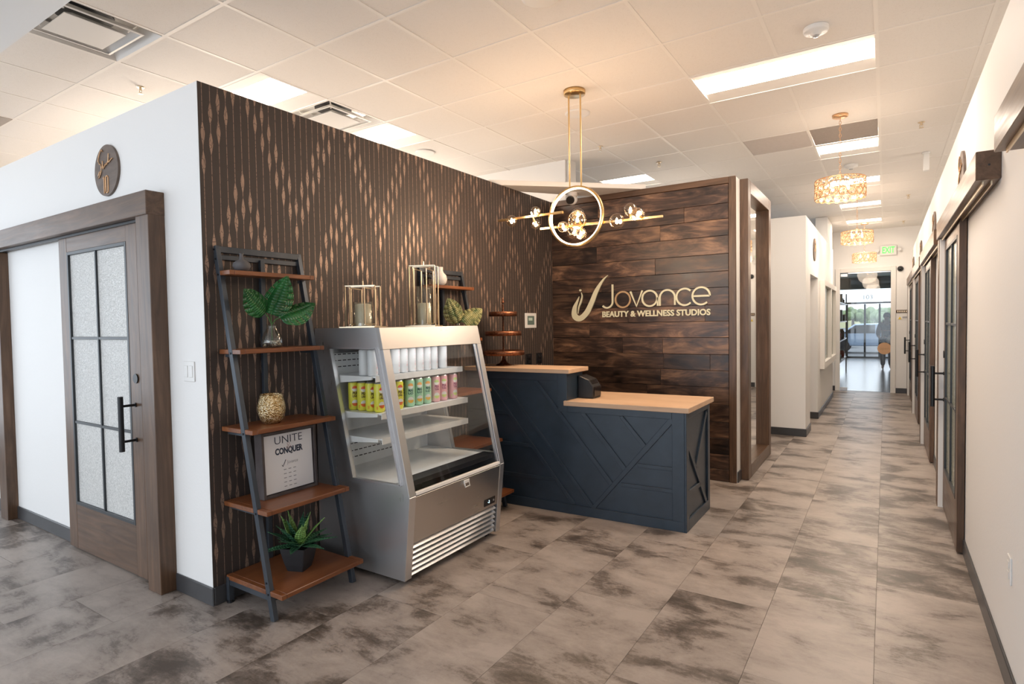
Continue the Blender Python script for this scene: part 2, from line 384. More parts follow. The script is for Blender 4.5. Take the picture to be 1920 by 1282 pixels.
for x in CX:
    for a, b_ in (((1.3, 4.532), (5.175, YE)) if x == -.66 else ((1.3, YE),)): B(x-.012, x+.012, a, b_, ZC-.0012, ZC+.002).build('grid_runner', M['tee'], ceil)
for y in CY: B(-9.1, 3.1, y-.012, y+.012, ZC-.001, ZC+.0018).build('grid_runner', M['tee'], ceil)
# soffit over the entry, behind and above the camera
struct('ceiling_soffit', B(-9.2, 3.2, -5, 1.30, 3.246, 3.6), M['wall'])

# walls
struct('wall_left', B(-9.2, -3.215, YW, YW+.12, 0, ZT), M['wall'])
struct('wall_wallpaper', B(XW-.12, XW, YW+.0005, YB+.12, 0, ZT), M['wallpaper'])
for nm, bx in dict(x=( -9.2, XW+.0, YW-.001, YW+.121, ZT, ZT+.003)).items(): pass
bw = struct('wall_back', B(-3.33, -1.212, YB+.012, YB+.125, 0, ZT-.01), pbr('dark_backing', (.02, .014, .011, 1), .8))
struct('wall_end_return', B(-1.33, -1.205, YB+.013, 7.4, 0, ZT-.005), M['wall'])
struct('wall_right', B(XR, XR+.12, -5, YE, 0, ZT), M['wall'])
struct('wall_corridor', MB().box(-1.02, -.897, 8.6, 9.15, 0, ZT).box(-1.02, -.897, 9.15, 10.25, 2.215, ZT).box(-1.02, -.897, 10.25, 13.3, 0, ZT).box(-3.2, -1.02, 8.6, 8.72, 0, ZT), M['wall'])
struct('wall_recess', MB().box(-3.2, -1.021, 10.25, 10.35, 0, ZT-.005), M['wall'])
struct('wall_column', B(-1.10, -.905, 12.1, 13.2, ZT-.01, ZC-.006), M['wall'])
struct('wall_exit', MB().box(-3.2, -.845, YE, YE+.12, 0, ZC+.1).box(.095, 3.2, YE, YE+.12, 0, ZC+.1).box(-.845, .095, YE, YE+.12, 2.57, ZC+.1), M['wall'])
struct('wall_bulkhead', MB().box(-8, XW-.11, 5.97, 6.08, 0, ZC+.06).box(XW-.11, -3.10, 5.97, 6.08, ZT+.01, ZC+.06), M['wall'])
struct('wall_bulkhead_edge', B(-3.098, -3.05, 6.0, 6.14, ZT+.01, ZC+.06), M['paint'])
struct('wall_far_left', B(-9.3, -9.18, 1.7, YE, 0, ZC+.1), M['wall'])
struct('wall_outer_right', B(3.1, 3.2, -5, YE, 0, 3.6), M['wall'])
# glazed entry side behind the camera
wf = MB()
for x0, x1 in ((-9.2, -7.7), (.3, 3.2)): wf.box(x0, x1, -5.1, -4.95, 0, 3.5)
wf.box(-7.7, .3, -5.1, -4.95, 3.02, 3.5).box(-7.7, .3, -5.1, -4.95, 0, .35)
struct('wall_front', wf, M['wall'])
for i_, x in enumerate([-7.7+8*k/5 for k in range(6)]):
    struct('window_mullion', B(x-.03, x+.03, -5.06, -4.98, .35, 3.02), M['darkframe'])
ws = MB().box(-9.3, -9.18, -5, -4.3, 0, 3.5).box(-9.3, -9.18, 1.1, 1.8, 0, 3.5).box(-9.3, -9.18, -4.3, 1.1, 3.0, 3.5).box(-9.3, -9.18, -4.3, 1.1, 0, .35)
struct('wall_side', ws, M['wall'])

# baseboards
BZ = .105
def bb(name, *a): struct(name, B(*a), M['base'], bevel=.004)
bb('baseboard_left', -6.16, -5.015, YW-.012, YW, 0, BZ)
bb('baseboard_corner', -3.60, XW+.012, YW-.012, YW, 0, BZ)
bb('baseboard_wallpaper', XW, XW+.012, YW, 4.18, 0, BZ)
bb('baseboard_far_left', -8.9, -6.32, YW-.012, YW, 0, BZ)
for i_, (a, b_) in enumerate([(-1.0, 4.8), (6.1, 7.62), (8.95, 10.38), (11.7, 13.1)]): bb('baseboard_right', XR-.012, XR, a, b_, 0, BZ)
bb('baseboard_return', -1.205, -1.193, YB+.02, 6.0, 0, BZ)
bb('baseboard_corridor', -3.2, -.885, 8.588, 8.6, 0, BZ)
bb('baseboard_corridor', -.897, -.885, 8.6, 9.15, 0, BZ)
bb('baseboard_corridor', -.897, -.885, 10.25, 13.3, 0, BZ)
bb('baseboard_corridor', -3.0, -.885, 10.238, 10.25, 0, BZ)
bb('baseboard_exit', -1.6, -.91, YE-.012, YE, 0, BZ)
bb('baseboard_exit', .18, XR-.012, YE-.012, YE, 0, BZ)

# plank wall: individual boards between a wood border
ZP = [0, .119, .266, .425, .584, .754, .924, 1.089, 1.247, 1.414, 1.573, 1.735, 1.903, 2.059, 2.226, 2.401, 2.561, 2.711, 2.893]
seams = {1: [-2.2], 2: [-1.75], 3: [-2.5], 4: [-1.6, -2.7], 5: [-2.1], 6: [-1.95], 7: [-1.921, -1.453], 8: [-1.928, -2.364], 9: [-2.75], 10: [-2.3, -1.5], 11: [-2.0], 12: [-2.60], 13: [-2.001], 14: [-2.657], 15: [-1.946], 16: [-1.7], 17: [-2.637]}
for k in range(len(ZP)-1):
    xs = [XW+.001]+sorted(seams.get(k, []))+[-1.275]
    for a, b_ in zip(xs, xs[1:]):
        pr = random.uniform(0, .003)
        B(a+.001, b_-.001, YB-.003-pr, YB+.012, ZP[k]+.0018, ZP[k+1]-.0018).build('plank', M['plank'], bw, bevel=.0015, loc=(a, YB, ZP[k]))
B(-1.272, -1.206, YB-.012, YB+.012, 0, 2.957).build('trim_board', M['door_wood_v'], bw, bevel=.003)
B(XW+.002, -1.272, YB-.012, YB+.012, 2.895, 2.957).build('trim_board', M['door_wood_h'], bw, bevel=.003)

# diagonal cap board over the inside corner
o = MB().prism([(XW-.1, 4.72, 2.957), (XW-.1, 5.05, 2.957), (-2.62, YB+.1, 2.957), (-2.12, YB+.1, 2.957)][:2]+[(-2.62, YB+.12, 2.957), (-2.10, YB+.02, 2.957)], (0, 0, .05)).build('corner_shelf', M['paint'], bevel=.003)
tag(o, 'white board laid diagonally on the wall tops over the patterned corner', 'ledge')

# ------------------------------------------------------------------ sliding barn doors
def bolt_handle(parent, c, axis_out, z0, z1, hid=.085):
    c = Vector(c); a = Vector(axis_out)
    hb = MB().cyl((c.x+a.x*hid, c.y+a.y*hid, z0), (c.x+a.x*hid, c.y+a.y*hid, z1), .0155, n=14)
    for z in (z0+.06, z1-.06): hb.cyl((c.x, c.y, z), (c.x+a.x*hid, c.y+a.y*hid, z), .008, n=10)
    h = hb.build('handle', M['bmetal'], parent)
    mm = MB()
    for z in (z0+.06, z1-.06): mm.cyl((c.x, c.y, z), (c.x+a.x*.006, c.y+a.y*.006, z), .014, n=12)
    mm.build('escutcheon', M['bmetal'], h)
def barn_door(name, T, glass_mat, wv, wh, mirror_side=False):
    """T maps local (u along the door from the far stile, out of the wall, z) to world; u: 0 at the free end .. 1.12 at the handle end"""
    root = sempty(name, T(0, 0, 0))
    def pb(n_, u0, u1, d0, d1, z0, z1, mat, bev=.002, par=None):
        a = T(u0, d0, z0); b_ = T(u1, d1, z1)
        return B(min(a[0], b_[0]), max(a[0], b_[0]), min(a[1], b_[1]), max(a[1], b_[1]), z0, z1).build(n_, mat, par or root, bevel=bev)
    W_ = 1.26
    pb('stile', 0, .13, .005, .045, .012, 2.26, wv); pb('stile', 1.01, W_-.115, .005, .045, .012, 2.26, wv)
    pb('rail', .13, 1.01, .005, .044, .012, .335, wh); pb('rail', .13, 1.01, .005, .044, 2.135, 2.26, wh)
    fr = MB()
    def fb(u0, u1, z0, z1, d1=.047, d0=.018):
        a = T(u0, d0, z0); b_ = T(u1, d1, z1); fr.box(min(a[0], b_[0]), max(a[0], b_[0]), min(a[1], b_[1]), max(a[1], b_[1]), z0, z1)
    fb(.13, .152, .335, 2.135); fb(.988, 1.01, .335, 2.135); fb(.152, .988, .335, .357); fb(.152, .988, 2.113, 2.135)
    o = fr.build('window_frame', M['darkframe'], root, bevel=.001)
    for a, b_ in ((.5615, .5785),):
        pb('muntin', a, b_, .02, .044, .357, 2.113, M['darkframe'], .001)
    for z in (.93, 1.527): pb('muntin', .152, .988, .019, .043, z-.009, z+.009, M['darkframe'], .001)
    for u0, u1 in ((.153, .5605), (.5795, .987)):
        for z0, z1 in ((.358, .9205), (.9395, 1.5175), (1.5365, 2.112)):
            pb('glass_pane', u0, u1, .026, .032, z0, z1, glass_mat, 0)
    return root, pb
# left wall door ("studio 10"); u runs +X from -5.012
def TL(u, d, z): return (-5.012+u, YW-d, z)
d1, pb = barn_door('door_1', TL, M['rain'], M['door_wood_v'], M['door_wood_h'])
pb('post', 1.255, 1.405, 0, .095, 0, 2.257, M['door_wood_v'], .003)
pb('post', -1.31, -1.148, 0, .075, 0, 2.235, M['door_wood_v'], .003)
pb('valance', -1.6, 1.407, 0, .105, 2.252, 2.392, M['door_wood_h'], .003)
pb('track', -1.5, 1.25, .03, .06, 2.235, 2.25, M['bmetal'], 0)
bolt_handle(d1, TL(1.065, .046, 0), (0, -1, 0), .83, 1.17)
MB().cyl(TL(1.085, .045, 1.276), TL(1.085, .052, 1.276), .03, n=20).build('lock', M['bmetal'], d1)
# four doors along the right wall; u runs -Y from the handle end
def right_door(n_, y_post, y_far=None):
    def TR(u, d, z): return (XR-d, y_post-1.12+u, z)
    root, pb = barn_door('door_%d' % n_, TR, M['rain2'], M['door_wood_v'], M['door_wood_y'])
    pb('jamb_strip', 1.121, 1.14, .001, .078, 0, 2.22, M['white'], .002)
    pb('post', 1.141, 1.27, 0, .082, 0, 2.222, M['door_wood_v'], .003)
    pb('valance', -1.29, 1.22, 0, .095, 2.224, 2.359, M['door_wood_y'], .003)
    pb('track', -1.25, 1.2, .028, .034, 2.205, 2.224, M['champ'], 0)
    pb('track', -1.25, 1.2, .060, .066, 2.205, 2.224, M['champ'], 0)
    bolt_handle(root, TR(1.07, .046, 0), (-1, 0, 0), .845, 1.18, .075)
    MB().cyl(TR(1.07, .045, 1.276), TR(1.07, .052, 1.276), .03, n=16).build('lock', M['bmetal'], root)
    bolt = MB().cyl(TR(-1.293, .045, 2.292), TR(-1.288, .045, 2.292), .005, n=8).build('screw_hole', M['black'], root)
    return root
for n_, yp in ((2, 5.92), (3, 8.78), (4, 11.5), (5, 14.15)): right_door(n_, yp)
# the nearer valance whose own door is out of view
r6 = sempty('door_6', (XR, .5, 0))
B(XR-.095, XR, .40, 2.955, 2.224, 2.365).build('valance', M['door_wood_y'], r6, bevel=.003)
B(XR-.066, XR-.060, .45, 2.9, 2.205, 2.224).build('track', M['champ'], r6)

# ------------------------------------------------------------------ mirror in a deep wood frame
mr = thing('wall_mirror', (-1.19, 6.65, 0), 'floor-to-top mirror in a deep dark wood frame on the end of the plank wall', 'mirror')
y0, y1, xa, xb = 6.0, 7.32, -1.205, -1.128
B(xa, xb, y0, y0+.13, 0, ZT).build('frame_board', M['door_wood_v'], mr, bevel=.003)
B(xa, xb, y1-.13, y1, 0, ZT).build('frame_board', M['door_wood_v'], mr, bevel=.003)
B(xa, xb, y0+.13, y1-.13, 0, .13).build('frame_board', M['door_wood_y'], mr, bevel=.003)
B(xa, xb, y0+.13, y1-.13, ZT-.125, ZT).build('frame_board', M['door_wood_y'], mr, bevel=.003)
B(xa+.001, xa+.006, y0+.13, y1-.13, .13, ZT-.125).build('mirror_glass', M['mirror'], mr)
# ------------------------------------------------------------------ corridor display case
dc = thing('display_case', (-.865, 12, .76), 'pale cream two-bay shadow box window hung on the corridor wall', 'display case')
xa, xb = -.897, -.830
MB().box(xa, xb, 10.6, 10.72, .76, 2.21).build('frame_board', M['paint'], dc, bevel=.003)
B(xa, xb, 11.98, 12.1, .76, 2.21).build('frame_board', M['paint'], dc, bevel=.003)
B(xa, xb, 13.4, 13.5, .76, 2.21).build('frame_board', M['paint'], dc, bevel=.003) if False else B(xa, xb, 13.17, 13.27, .76, 2.21).build('frame_board', M['paint'], dc, bevel=.003)
for a, b_ in ((10.72, 11.98), (12.1, 13.17)):
    B(xa, xb, a, b_, .76, .87).build('frame_board', M['paint'], dc, bevel=.003); B(xa, xb, a, b_, 2.12, 2.21).build('frame_board', M['paint'], dc, bevel=.003)
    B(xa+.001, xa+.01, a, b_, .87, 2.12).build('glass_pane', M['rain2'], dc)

# ------------------------------------------------------------------ exit wall: glass door, sign
root = sempty('door_7', (-.37, YE, 0))
M['dtrim'] = M['paint']
MB().box(-.93, -.838, YE-.025, YE, 0, 2.65).box(.085, .175, YE-.025, YE, 0, 2.65).box(-.838, .085, YE-.025, YE, 2.562, 2.65).build('door_casing', M['dtrim'], root, bevel=.004)
B(-.833, .08, YE+.03, YE+.042, .02, 2.55).build('glass_pane', M['glass'], root)
B(-.83, -.70, YE+.015, YE+.055, .01, .075).build('patch_fitting', M['alum'], root, bevel=.004)
B(-.83, -.70, YE+.015, YE+.055, 2.48, 2.545).build('patch_fitting', M['alum'], root, bevel=.004)
B(-.69, .08, YE+.02, YE+.05, 2.54, 2.56).build('header_rail', M['alum'], root)
o = MB().cyl((-.022, YE+.022, .93), (-.022, YE+.029, .93), .125, n=40).build('round_sign', pbr('kraft_disc', (.62, .38, .22, 1), .6), root)
o['label'] = 'tan round sign stuck on the glass'
text('lettering', 'open', .09, (-.022, YE+.0215, .93), (1, 0, 0), (0, 0, 1), .001, M['tan_letter'], root)
ex = thing('exit_sign', (.04, YE-.03, 2.88), 'white box exit sign with green letters above the glass door', 'exit sign')
B(-.108, .184, YE-.05, YE, 2.88, 3.085).build('housing', M['white'], ex, bevel=.006)
text('lettering', 'EXIT', .185, (.038, YE-.051, 2.982), (1, 0, 0), (0, 0, 1), .003, M['exitgreen'], ex, width=.22, bold=.004)
for sx_ in (-1, 1):
    MB().cyl((.038+sx_*.19, YE-.03, 2.99), (.038+sx_*.19, YE-.08, 2.985), .035, n=14).cyl((.038+sx_*.15, YE-.02, 2.99), (.038+sx_*.2, YE-.02, 2.99), .01, n=8).build('emergency_lamp', M['white'], ex)
sc = thing('security_camera', (.25, YE-.03, 2.58), 'black dome security camera on the exit wall right of the glass door', 'camera')
MB().cyl((.25, YE, 2.588), (.25, YE-.03, 2.588), .055, n=20).build('base', M['black'], sc)
MB().sphere((.25, YE-.04, 2.588), .042).build('dome', pbr('smoked_dome', (.01, .01, .012, 1), .08), sc)
sg = thing('wall_sign', (.27, YE-.01, 1.7), 'narrow brown sign strip on the exit wall by the last door', 'sign')
B(.178, .40, YE-.012, YE, 1.675, 1.735).build('board', M['door_wood_h'], sg, bevel=.002)
for k in range(5): B(.20+k*.036, .222+k*.036, YE-.014, YE-.011, 1.69, 1.72).build('letter', M['champ'], sg)
sg = thing('notice', (.28, YE-.01, 1.6), 'small white notice with a yellow triangle under the brown sign strip', 'notice')
B(.20, .40, YE-.006, YE, 1.53, 1.625).build('sheet', M['white'], sg)
MB().prism([(.215, YE-.0065, 1.54), (.275, YE-.0065, 1.54), (.245, YE-.0065, 1.60)], (0, -.001, 0)).build('warning_triangle', pbr('yellow_print', (.8, .6, .05, 1), .5), sg)
B(.29, .39, YE-.0075, YE-.006, 1.56, 1.60).build('text_block', pbr('grey_print', (.4, .4, .42, 1), .6), sg)

# ------------------------------------------------------------------ studio plaques
def arc_pts(c, r, a0, a1, n, U, V):
    return [Vector(c)+U*r*math.cos(a0+(a1-a0)*k/n)+V*r*math.sin(a0+(a1-a0)*k/n) for k in range(n+1)]
def script_word(pts2d, c, U, V, s, r, out):
    c = Vector(c); return [c+U*x*s+V*y*s+out*.004 for x, y in pts2d]
SW_old = [(-1.0, -.55), (-.95, -.7), (-.7, -.5), (-.55, -.1), (-.75, .0), (-1.0, .15), (-.95, .5), (-.6, .85), (-.35, .95)]
SW = [(-.30, .86), (-.42, 1.0), (-.62, .88), (-.84, .62), (-.92, .36), (-.78, .18), (-.58, .10), (-.50, -.08), (-.58, -.36), (-.80, -.66), (-.98, -.70), (-.96, -.52), (-.72, -.30)]
S2_old = [(-.75, .0), (-.45, -.05), (-.3, .15), (-.35, -.2), (-.15, -.1), (-.1, .05), (-.1, -.15), (.08, -.05), (.12, .1), (.12, -.1), (.3, .0), (.35, .1), (.2, .0), (.4, .1), (.5, .45), (.42, .05), (.58, .15), (.62, .25), (.62, .08), (.8, .2), (.92, .28), (1.05, .25)]
S2 = [(-.34, .30), (-.36, -.12), (-.26, -.22), (-.14, .02), (-.16, -.14), (-.04, -.12), (.02, .08), (.04, -.06), (.16, .02), (.30, .12), (.18, .02), (.24, -.04), (.38, .14), (.50, .62), (.40, .06), (.50, .08), (.56, .22), (.58, .08), (.68, .14), (.76, .26), (.70, .14), (.84, .22), (1.0, .26)]
def sm2(p): return p
def plaque(loc, U, out, n1, label, R_=.166, dig='10'):
    t_ = thing('studio_plaque', loc, label, 'plaque', 'round studio number plaques')
    c = Vector(loc); U = Vector(U); V = Vector((0, 0, 1)); out = Vector(out)
    MB().cyl(c, c+out*.015, R_, n=48).build('disc', M['plaquewood'], t_, bevel=.002)
    f_ = c+out*.016
    mb = MB().tube(script_word(SW, f_+V*.035, U, V, .105, .003, out), .0035, 6).tube(script_word(S2, f_+V*.035, U, V, .105, .003, out), .003, 6)
    mb.build('script_lettering', M['letgold'], t_)
    if dig:
        nb = MB(); zc = f_-V*.092; hh = .055
        if dig == '10': nb.bar(zc-U*.026-V*hh, zc-U*.026+V*hh, .009, .008).bar(zc-U*.026+V*(hh-.004), zc-U*.040+V*(hh-.012), .008, .008)
        if dig == '10': nb.tube([zc+U*(.010+.017*math.cos(a))+V*((hh-.017)*(1 if math.sin(a) >= 0 else -1)+.017*math.sin(a)) for a in [2*PI*(q+.5)/20 for q in range(20)]], .0045, 6, True)
        if dig == '10': nb.build('number', M['letgold'], t_)
        else: text('number', dig, .13, zc, U, V, .006, M['letgold'], t_)
    return t_
M['plaquewood'] = noisy('bronze_plaque_wood', (.10, .070, .055, 1), (.17, .125, .10, 1), 6, .5, stretch=(1, 1, 4))
M['letgold'] = pbr('copper_lettering', (.70, .42, .22, 1), .35, .6)
plaque((-4.30, YW, 2.628), (1, 0, 0), (0, -1, 0), 1, 'round brown studio 10 plaque on the white wall above the near left door')
plaque((XR, 5.1, 2.56), (0, -1, 0), (-1, 0, 0), 1, 'round brown plaque above the first door on the right wall', dig='')
plaque((XR, 7.82, 2.56), (0, -1, 0), (-1, 0, 0), 1, 'round brown plaque above the second door on the right wall', dig='')
plaque((XR, 10.62, 2.56), (0, -1, 0), (-1, 0, 0), 1, 'round brown plaque above the third door on the right wall', dig='')
plaque((XR, 13.40, 2.56), (0, -1, 0), (-1, 0, 0), 1, 'round brown plaque above the farthest door on the right wall', dig='')
plaque((-.897, 9.66, 2.60), (0, 1, 0), (1, 0, 0), 1, 'round brown plaque above the doorway in the white corridor block', dig='')

# ------------------------------------------------------------------ wall plates
def plate(name, label, cat, c, U, out, w_, h_, mat, extras):
    t_ = thing(name, c, label, cat); c = Vector(c); U = Vector(U); out = Vector(out)
    def pl(w0, w1, z0, z1, d0, d1, m_, n_, bev=.0015):
        a = c+U*w0+out*d0; b_ = c+U*w1+out*d1
        return B(min(a.x, b_.x), max(a.x, b_.x), min(a.y, b_.y), max(a.y, b_.y), c.z+z0, c.z+z1).build(n_, m_, t_, bevel=bev)
    pl(-w_/2, w_/2, -h_/2, h_/2, 0, .007, mat, 'cover_plate', .003); extras(pl); return t_
plate('light_switch', 'white double light switch on the white wall left of the patterned corner', 'switch', (-3.386, YW, 1.335), (1, 0, 0), (0, -1, 0), .118, .118, M['white'],
      lambda pl: [pl(a-.017, a+.017, -.034, .034, .007, .010, M['white'], 'rocker') for a in (-.026, .026)])
plate('wall_outlet', 'white power outlet low on the right wall', 'outlet', (XR, 3.16, .512), (0, 1, 0), (-1, 0, 0), .075, .118, M['white'],
      lambda pl: [pl(-.017, .017, a-.015, a+.015, .007, .010, M['white'], 'receptacle') for a in (-.022, .022)])
plate('thermostat', 'white framed touch panel on the patterned wall near the plank wall', 'thermostat', (XW, 5.33, 1.61), (0, 1, 0), (1, 0, 0), .235, .16, M['white'],
      lambda pl: [pl(-.07, .07, -.045, .05, .007, .0095, pbr('panel_screen', (.13, .19, .17, 1), .2), 'screen'), pl(-.05, .03, .0, .03, .0095, .0099, pbr('panel_glyph', (.5, .62, .55, 1), .4), 'display', 0)])
for k_, (yy, lb) in enumerate(((5.28, 'black wall outlet above the raised counter, nearer of the pair'), (5.50, 'black wall outlet above the raised counter, farther of the pair'))):
    plate('black_outlet', lb, 'outlet', (XW, yy, 1.195), (0, 1, 0), (1, 0, 0), .12, .12, M['black'],
          lambda pl: [pl(-.03, .03, a-.015, a+.015, .007, .022, M['black'], 'receptacle') for a in (-.025, .025)])

# ------------------------------------------------------------------ ceiling fixtures
def troffer(x0, x1, y0, label):
    y1_ = y0+G; z = ZC
    t_ = thing('ceiling_light', ((x0+x1)/2, (y0+y1_)/2, z), label, 'ceiling light', 'recessed ceiling lights')
    a, b_, c, d = y0+.012, y0+.145, y0+.475, y1_-.012
    X0, X1 = x0+.012, x1-.012; zr = z+.022
    h = MB().add([(X0, a, z), (X1, a, z), (X1, b_, zr), (X0, b_, zr)], [(0, 1, 2, 3)]).add([(X0, c, zr), (X1, c, zr), (X1, d, z), (X0, d, z)], [(0, 1, 2, 3)])
    h.add([(X0, a, z), (X0, b_, zr), (X0, c, zr), (X0, d, z)], [(0, 1, 2, 3)]).add([(X1, a, z), (X1, b_, zr), (X1, c, zr), (X1, d, z)], [(0, 1, 2, 3)])
    h.build('reflector', M['tee'], t_)
    n_ = 8; vs = []; fs = []
    for k in range(n_+1):
        yy = b_+(c-b_)*k/n_; zz = zr-.001+.004*math.sin(PI*k/n_); vs += [(X0+.01, yy, zz), (X1-.01, yy, zz)]
    fs = [(2*k, 2*k+1, 2*k+3, 2*k+2) for k in range(n_)]
    MB().add(vs, fs, True).build('lens', M['lens'], t_)
    MB().box(X0-.012, X1+.012, d, y1_-.0125, z-.004, z+.002).build('trim', M['tee'], t_); MB().box(X0-.012, X1+.012, y0+.0125, a+.006, z-.004, z+.002).build('trim', M['tee'], t_)
tl = ['largest recessed ceiling light, nearest the hallway', 'recessed ceiling light just past the ceiling grille in the hallway', 'recessed hallway ceiling light beyond the nearest crystal chandelier', 'recessed hallway ceiling light, second from the exit wall', 'recessed hallway ceiling light closest to the exit wall', 'recessed ceiling light over the wall top above the ladder shelf, nearer one', 'recessed ceiling light over the wall top, beyond the air vent', 'recessed ceiling light behind the plank wall top']
for (a, b_, c), lb in zip(troffers, tl): troffer(a, b_, c, lb)
def vent(x0, x1, y0, label):
    t_ = thing('air_vent', ((x0+x1)/2, y0+G/2, ZC), label, 'air vent', 'square ceiling air vents')
    cx, cy, s = (x0+x1)/2, y0+G/2, .31
    MB().cyl((cx, cy, ZC+.085), (cx, cy, ZC+.10), .16, n=28).build('duct', M['black'], t_)
    MB().box(x0+.012, x1-.012, y0+.012, y0+G-.012, ZC+.10, ZC+.112).build('plenum', M['white'], t_)
    def ring(s0, z0, s1, z1, th=.004):
        p0 = [(cx-s0, cy-s0, z0), (cx+s0, cy-s0, z0), (cx+s0, cy+s0, z0), (cx-s0, cy+s0, z0)]; p1 = [(cx-s1, cy-s1, z1), (cx+s1, cy-s1, z1), (cx+s1, cy+s1, z1), (cx-s1, cy+s1, z1)]
        return MB().add(p0+p1, [(k, (k+1) % 4, 4+(k+1) % 4, 4+k) for k in range(4)])
    ring(s, ZC-.003, .25, ZC+.075).build('frame', M['white'], t_)
    ring(.238, ZC-.006, .17, ZC+.045).build('vane', M['white'], t_); ring(.238, ZC-.006, .222, ZC-.008).build('vane', M['white'], t_)
    ring(.165, ZC-.012, .10, ZC+.03).build('vane', M['white'], t_)
    MB().box(cx-.165, cx+.165, cy-.165, cy+.165, ZC-.016, ZC-.012).build('centre_plate', M['white'], t_, bevel=.003)
    st = MB()
    for sx_, sy_ in ((1, 1), (1, -1), (-1, 1), (-1, -1)): st.bar((cx+sx_*.17, cy+sy_*.17, ZC+.005), (cx+sx_*.22, cy+sy_*.22, ZC+.06), .012, .004)
    st.build('bracket', M['white'], t_)
vent(*vents[0], 'square air vent at the upper left by the soffit')
vent(*vents[1], 'square air vent over the wall top between two ceiling lights')
M['grille_light'] = noisy('pale_grille', (.62, .57, .53, 1), (.66, .61, .57, 1), 30, .6)
M['grille'] = noisy('perforated_grille', (.40, .35, .31, 1), (.44, .39, .35, 1), 30, .6)
for (x0, x1, y0), lb in zip(grilles, ('brownish perforated return grille beside the hallway ceiling light', 'faint grey return grille left of the brownish one')):
    t_ = thing('return_grille', ((x0+x1)/2, y0+G/2, ZC), lb, 'grille')
    MB().box(x0+.013, x1-.013, y0+.013, y0+G-.013, ZC+.004, ZC+.012).build('panel', M['grille_light' if x0 < -1 else 'grille'], t_)
    s_ = MB()
    for k in range(30): s_.box(x0+.015, x1-.015, y0+.02+k*.0205, y0+.028+k*.0205, ZC+.001, ZC+.004)
    s_.build('louver_field', M['grille_light' if x0 < -1 else 'grille'], t_, kind='stuff')
t_ = thing('return_grille', (-6.75, 2.1, ZC), 'grey ceiling grille cut by the left edge above the white wall', 'grille')
MB().box(-7.09, -6.46, 1.33, 1.95, ZC-.006, ZC+.001).build('panel', M['grille'], t_)
def sprinkler(x, y, label):
    t_ = thing('fire_sprinkler', (x, y, ZC), label, 'sprinkler', 'ceiling fire sprinklers')
    MB().cyl((x, y, ZC), (x, y, ZC-.006), .03, .026, n=18).build('escutcheon', M['champ'], t_)
    MB().cyl((x, y, ZC-.006), (x, y, ZC-.03), .009, n=10).tube([(x-.012, y, ZC-.02), (x-.016, y, ZC-.035), (x, y, ZC-.05), (x+.016, y, ZC-.035), (x+.012, y, ZC-.02)], .003, 6).build('frame', M['champ'], t_)
    MB().cyl((x, y, ZC-.050), (x, y, ZC-.053), .019, n=14).build('deflector', M['champ'], t_)
sprinkler(-4.835, 2.253, 'fire sprinkler above the white wall near the left plaque')
sprinkler(-2.558, 5.74, 'fire sprinkler right behind the bubble chandelier rods')
sprinkler(-2.247, 6.712, 'fire sprinkler above the plank wall top')
sprinkler(.278, 6.851, 'fire sprinkler over the right side of the hall, nearest')
sprinkler(.281, 10.758, 'fire sprinkler over the right side of the hall, middle')
sprinkler(.281, 13.6, 'fire sprinkler over the right side of the hall, farthest')
def detector(x, y, r, label):
    t_ = thing('smoke_detector', (x, y, ZC), label, 'detector')
    MB().lathe([(r, 0), (r, -.018), (r*.92, -.03), (r*.45, -.034), (r*.42, -.045), (r*.3, -.05), (.001, -.052)], (x, y, ZC), 32).build('body', M['white'], t_)
    MB().lathe([(r*.3, -.05), (r*.22, -.058), (.001, -.062)], (x, y, ZC), 20).build('sensor', pbr('sensor_dome', (.45, .45, .46, 1), .2), t_)
detector(-.385, 4.24, .075, 'round white detector on the ceiling before the largest light')
detector(-.364, 8.224, .075, 'round white detector behind the nearest crystal chandelier')
def speaker(x, y, label):
    t_ = thing('ceiling_speaker', (x, y, ZC), label, 'speaker', 'flat round ceiling speakers')
    MB().lathe([(.11, 0), (.11, -.006), (.095, -.009)], (x, y, ZC), 36).build('rim', M['white'], t_)
    MB().lathe([(.095, -.009), (.05, -.014), (.001, -.015)], (x, y, ZC), 36).build('grille', M['white'], t_)
speaker(-2.32, 4.72, 'round white ceiling speaker behind the bubble chandelier canopy')
speaker(-1.667, 2.93, 'round white ceiling speaker cut by the top edge of the picture')
speaker(-4.194, 4.806, 'round white ceiling speaker over the patterned wall top')
t_ = thing('access_point', (.376, 8.13, ZC), 'white slim box hanging from the hall ceiling at the right', 'sensor')
B(.35, .405, 8.08, 8.16, ZC-.21, ZC-.02).build('body', M['white'], t_, bevel=.004); MB().cyl((.377, 8.12, ZC), (.377, 8.12, ZC-.02), .04, n=16).build('mount', M['white'], t_)
# dome camera under the diagonal board
t_ = thing('security_camera', (-2.80, 5.52, 2.957), 'white security camera with dark round lens under the diagonal corner board', 'camera')
MB().cyl((-2.80, 5.55, 2.957), (-2.80, 5.55, 2.92), .055, n=24).sphere((-2.80, 5.54, 2.885), .058).build('housing', M['white'], t_)
MB().cyl((-2.793, 5.49, 2.872), (-2.787, 5.462, 2.862), .044, .040, n=24).build('lens', pbr('dark_lens', (.02, .016, .014, 1), .15), t_)

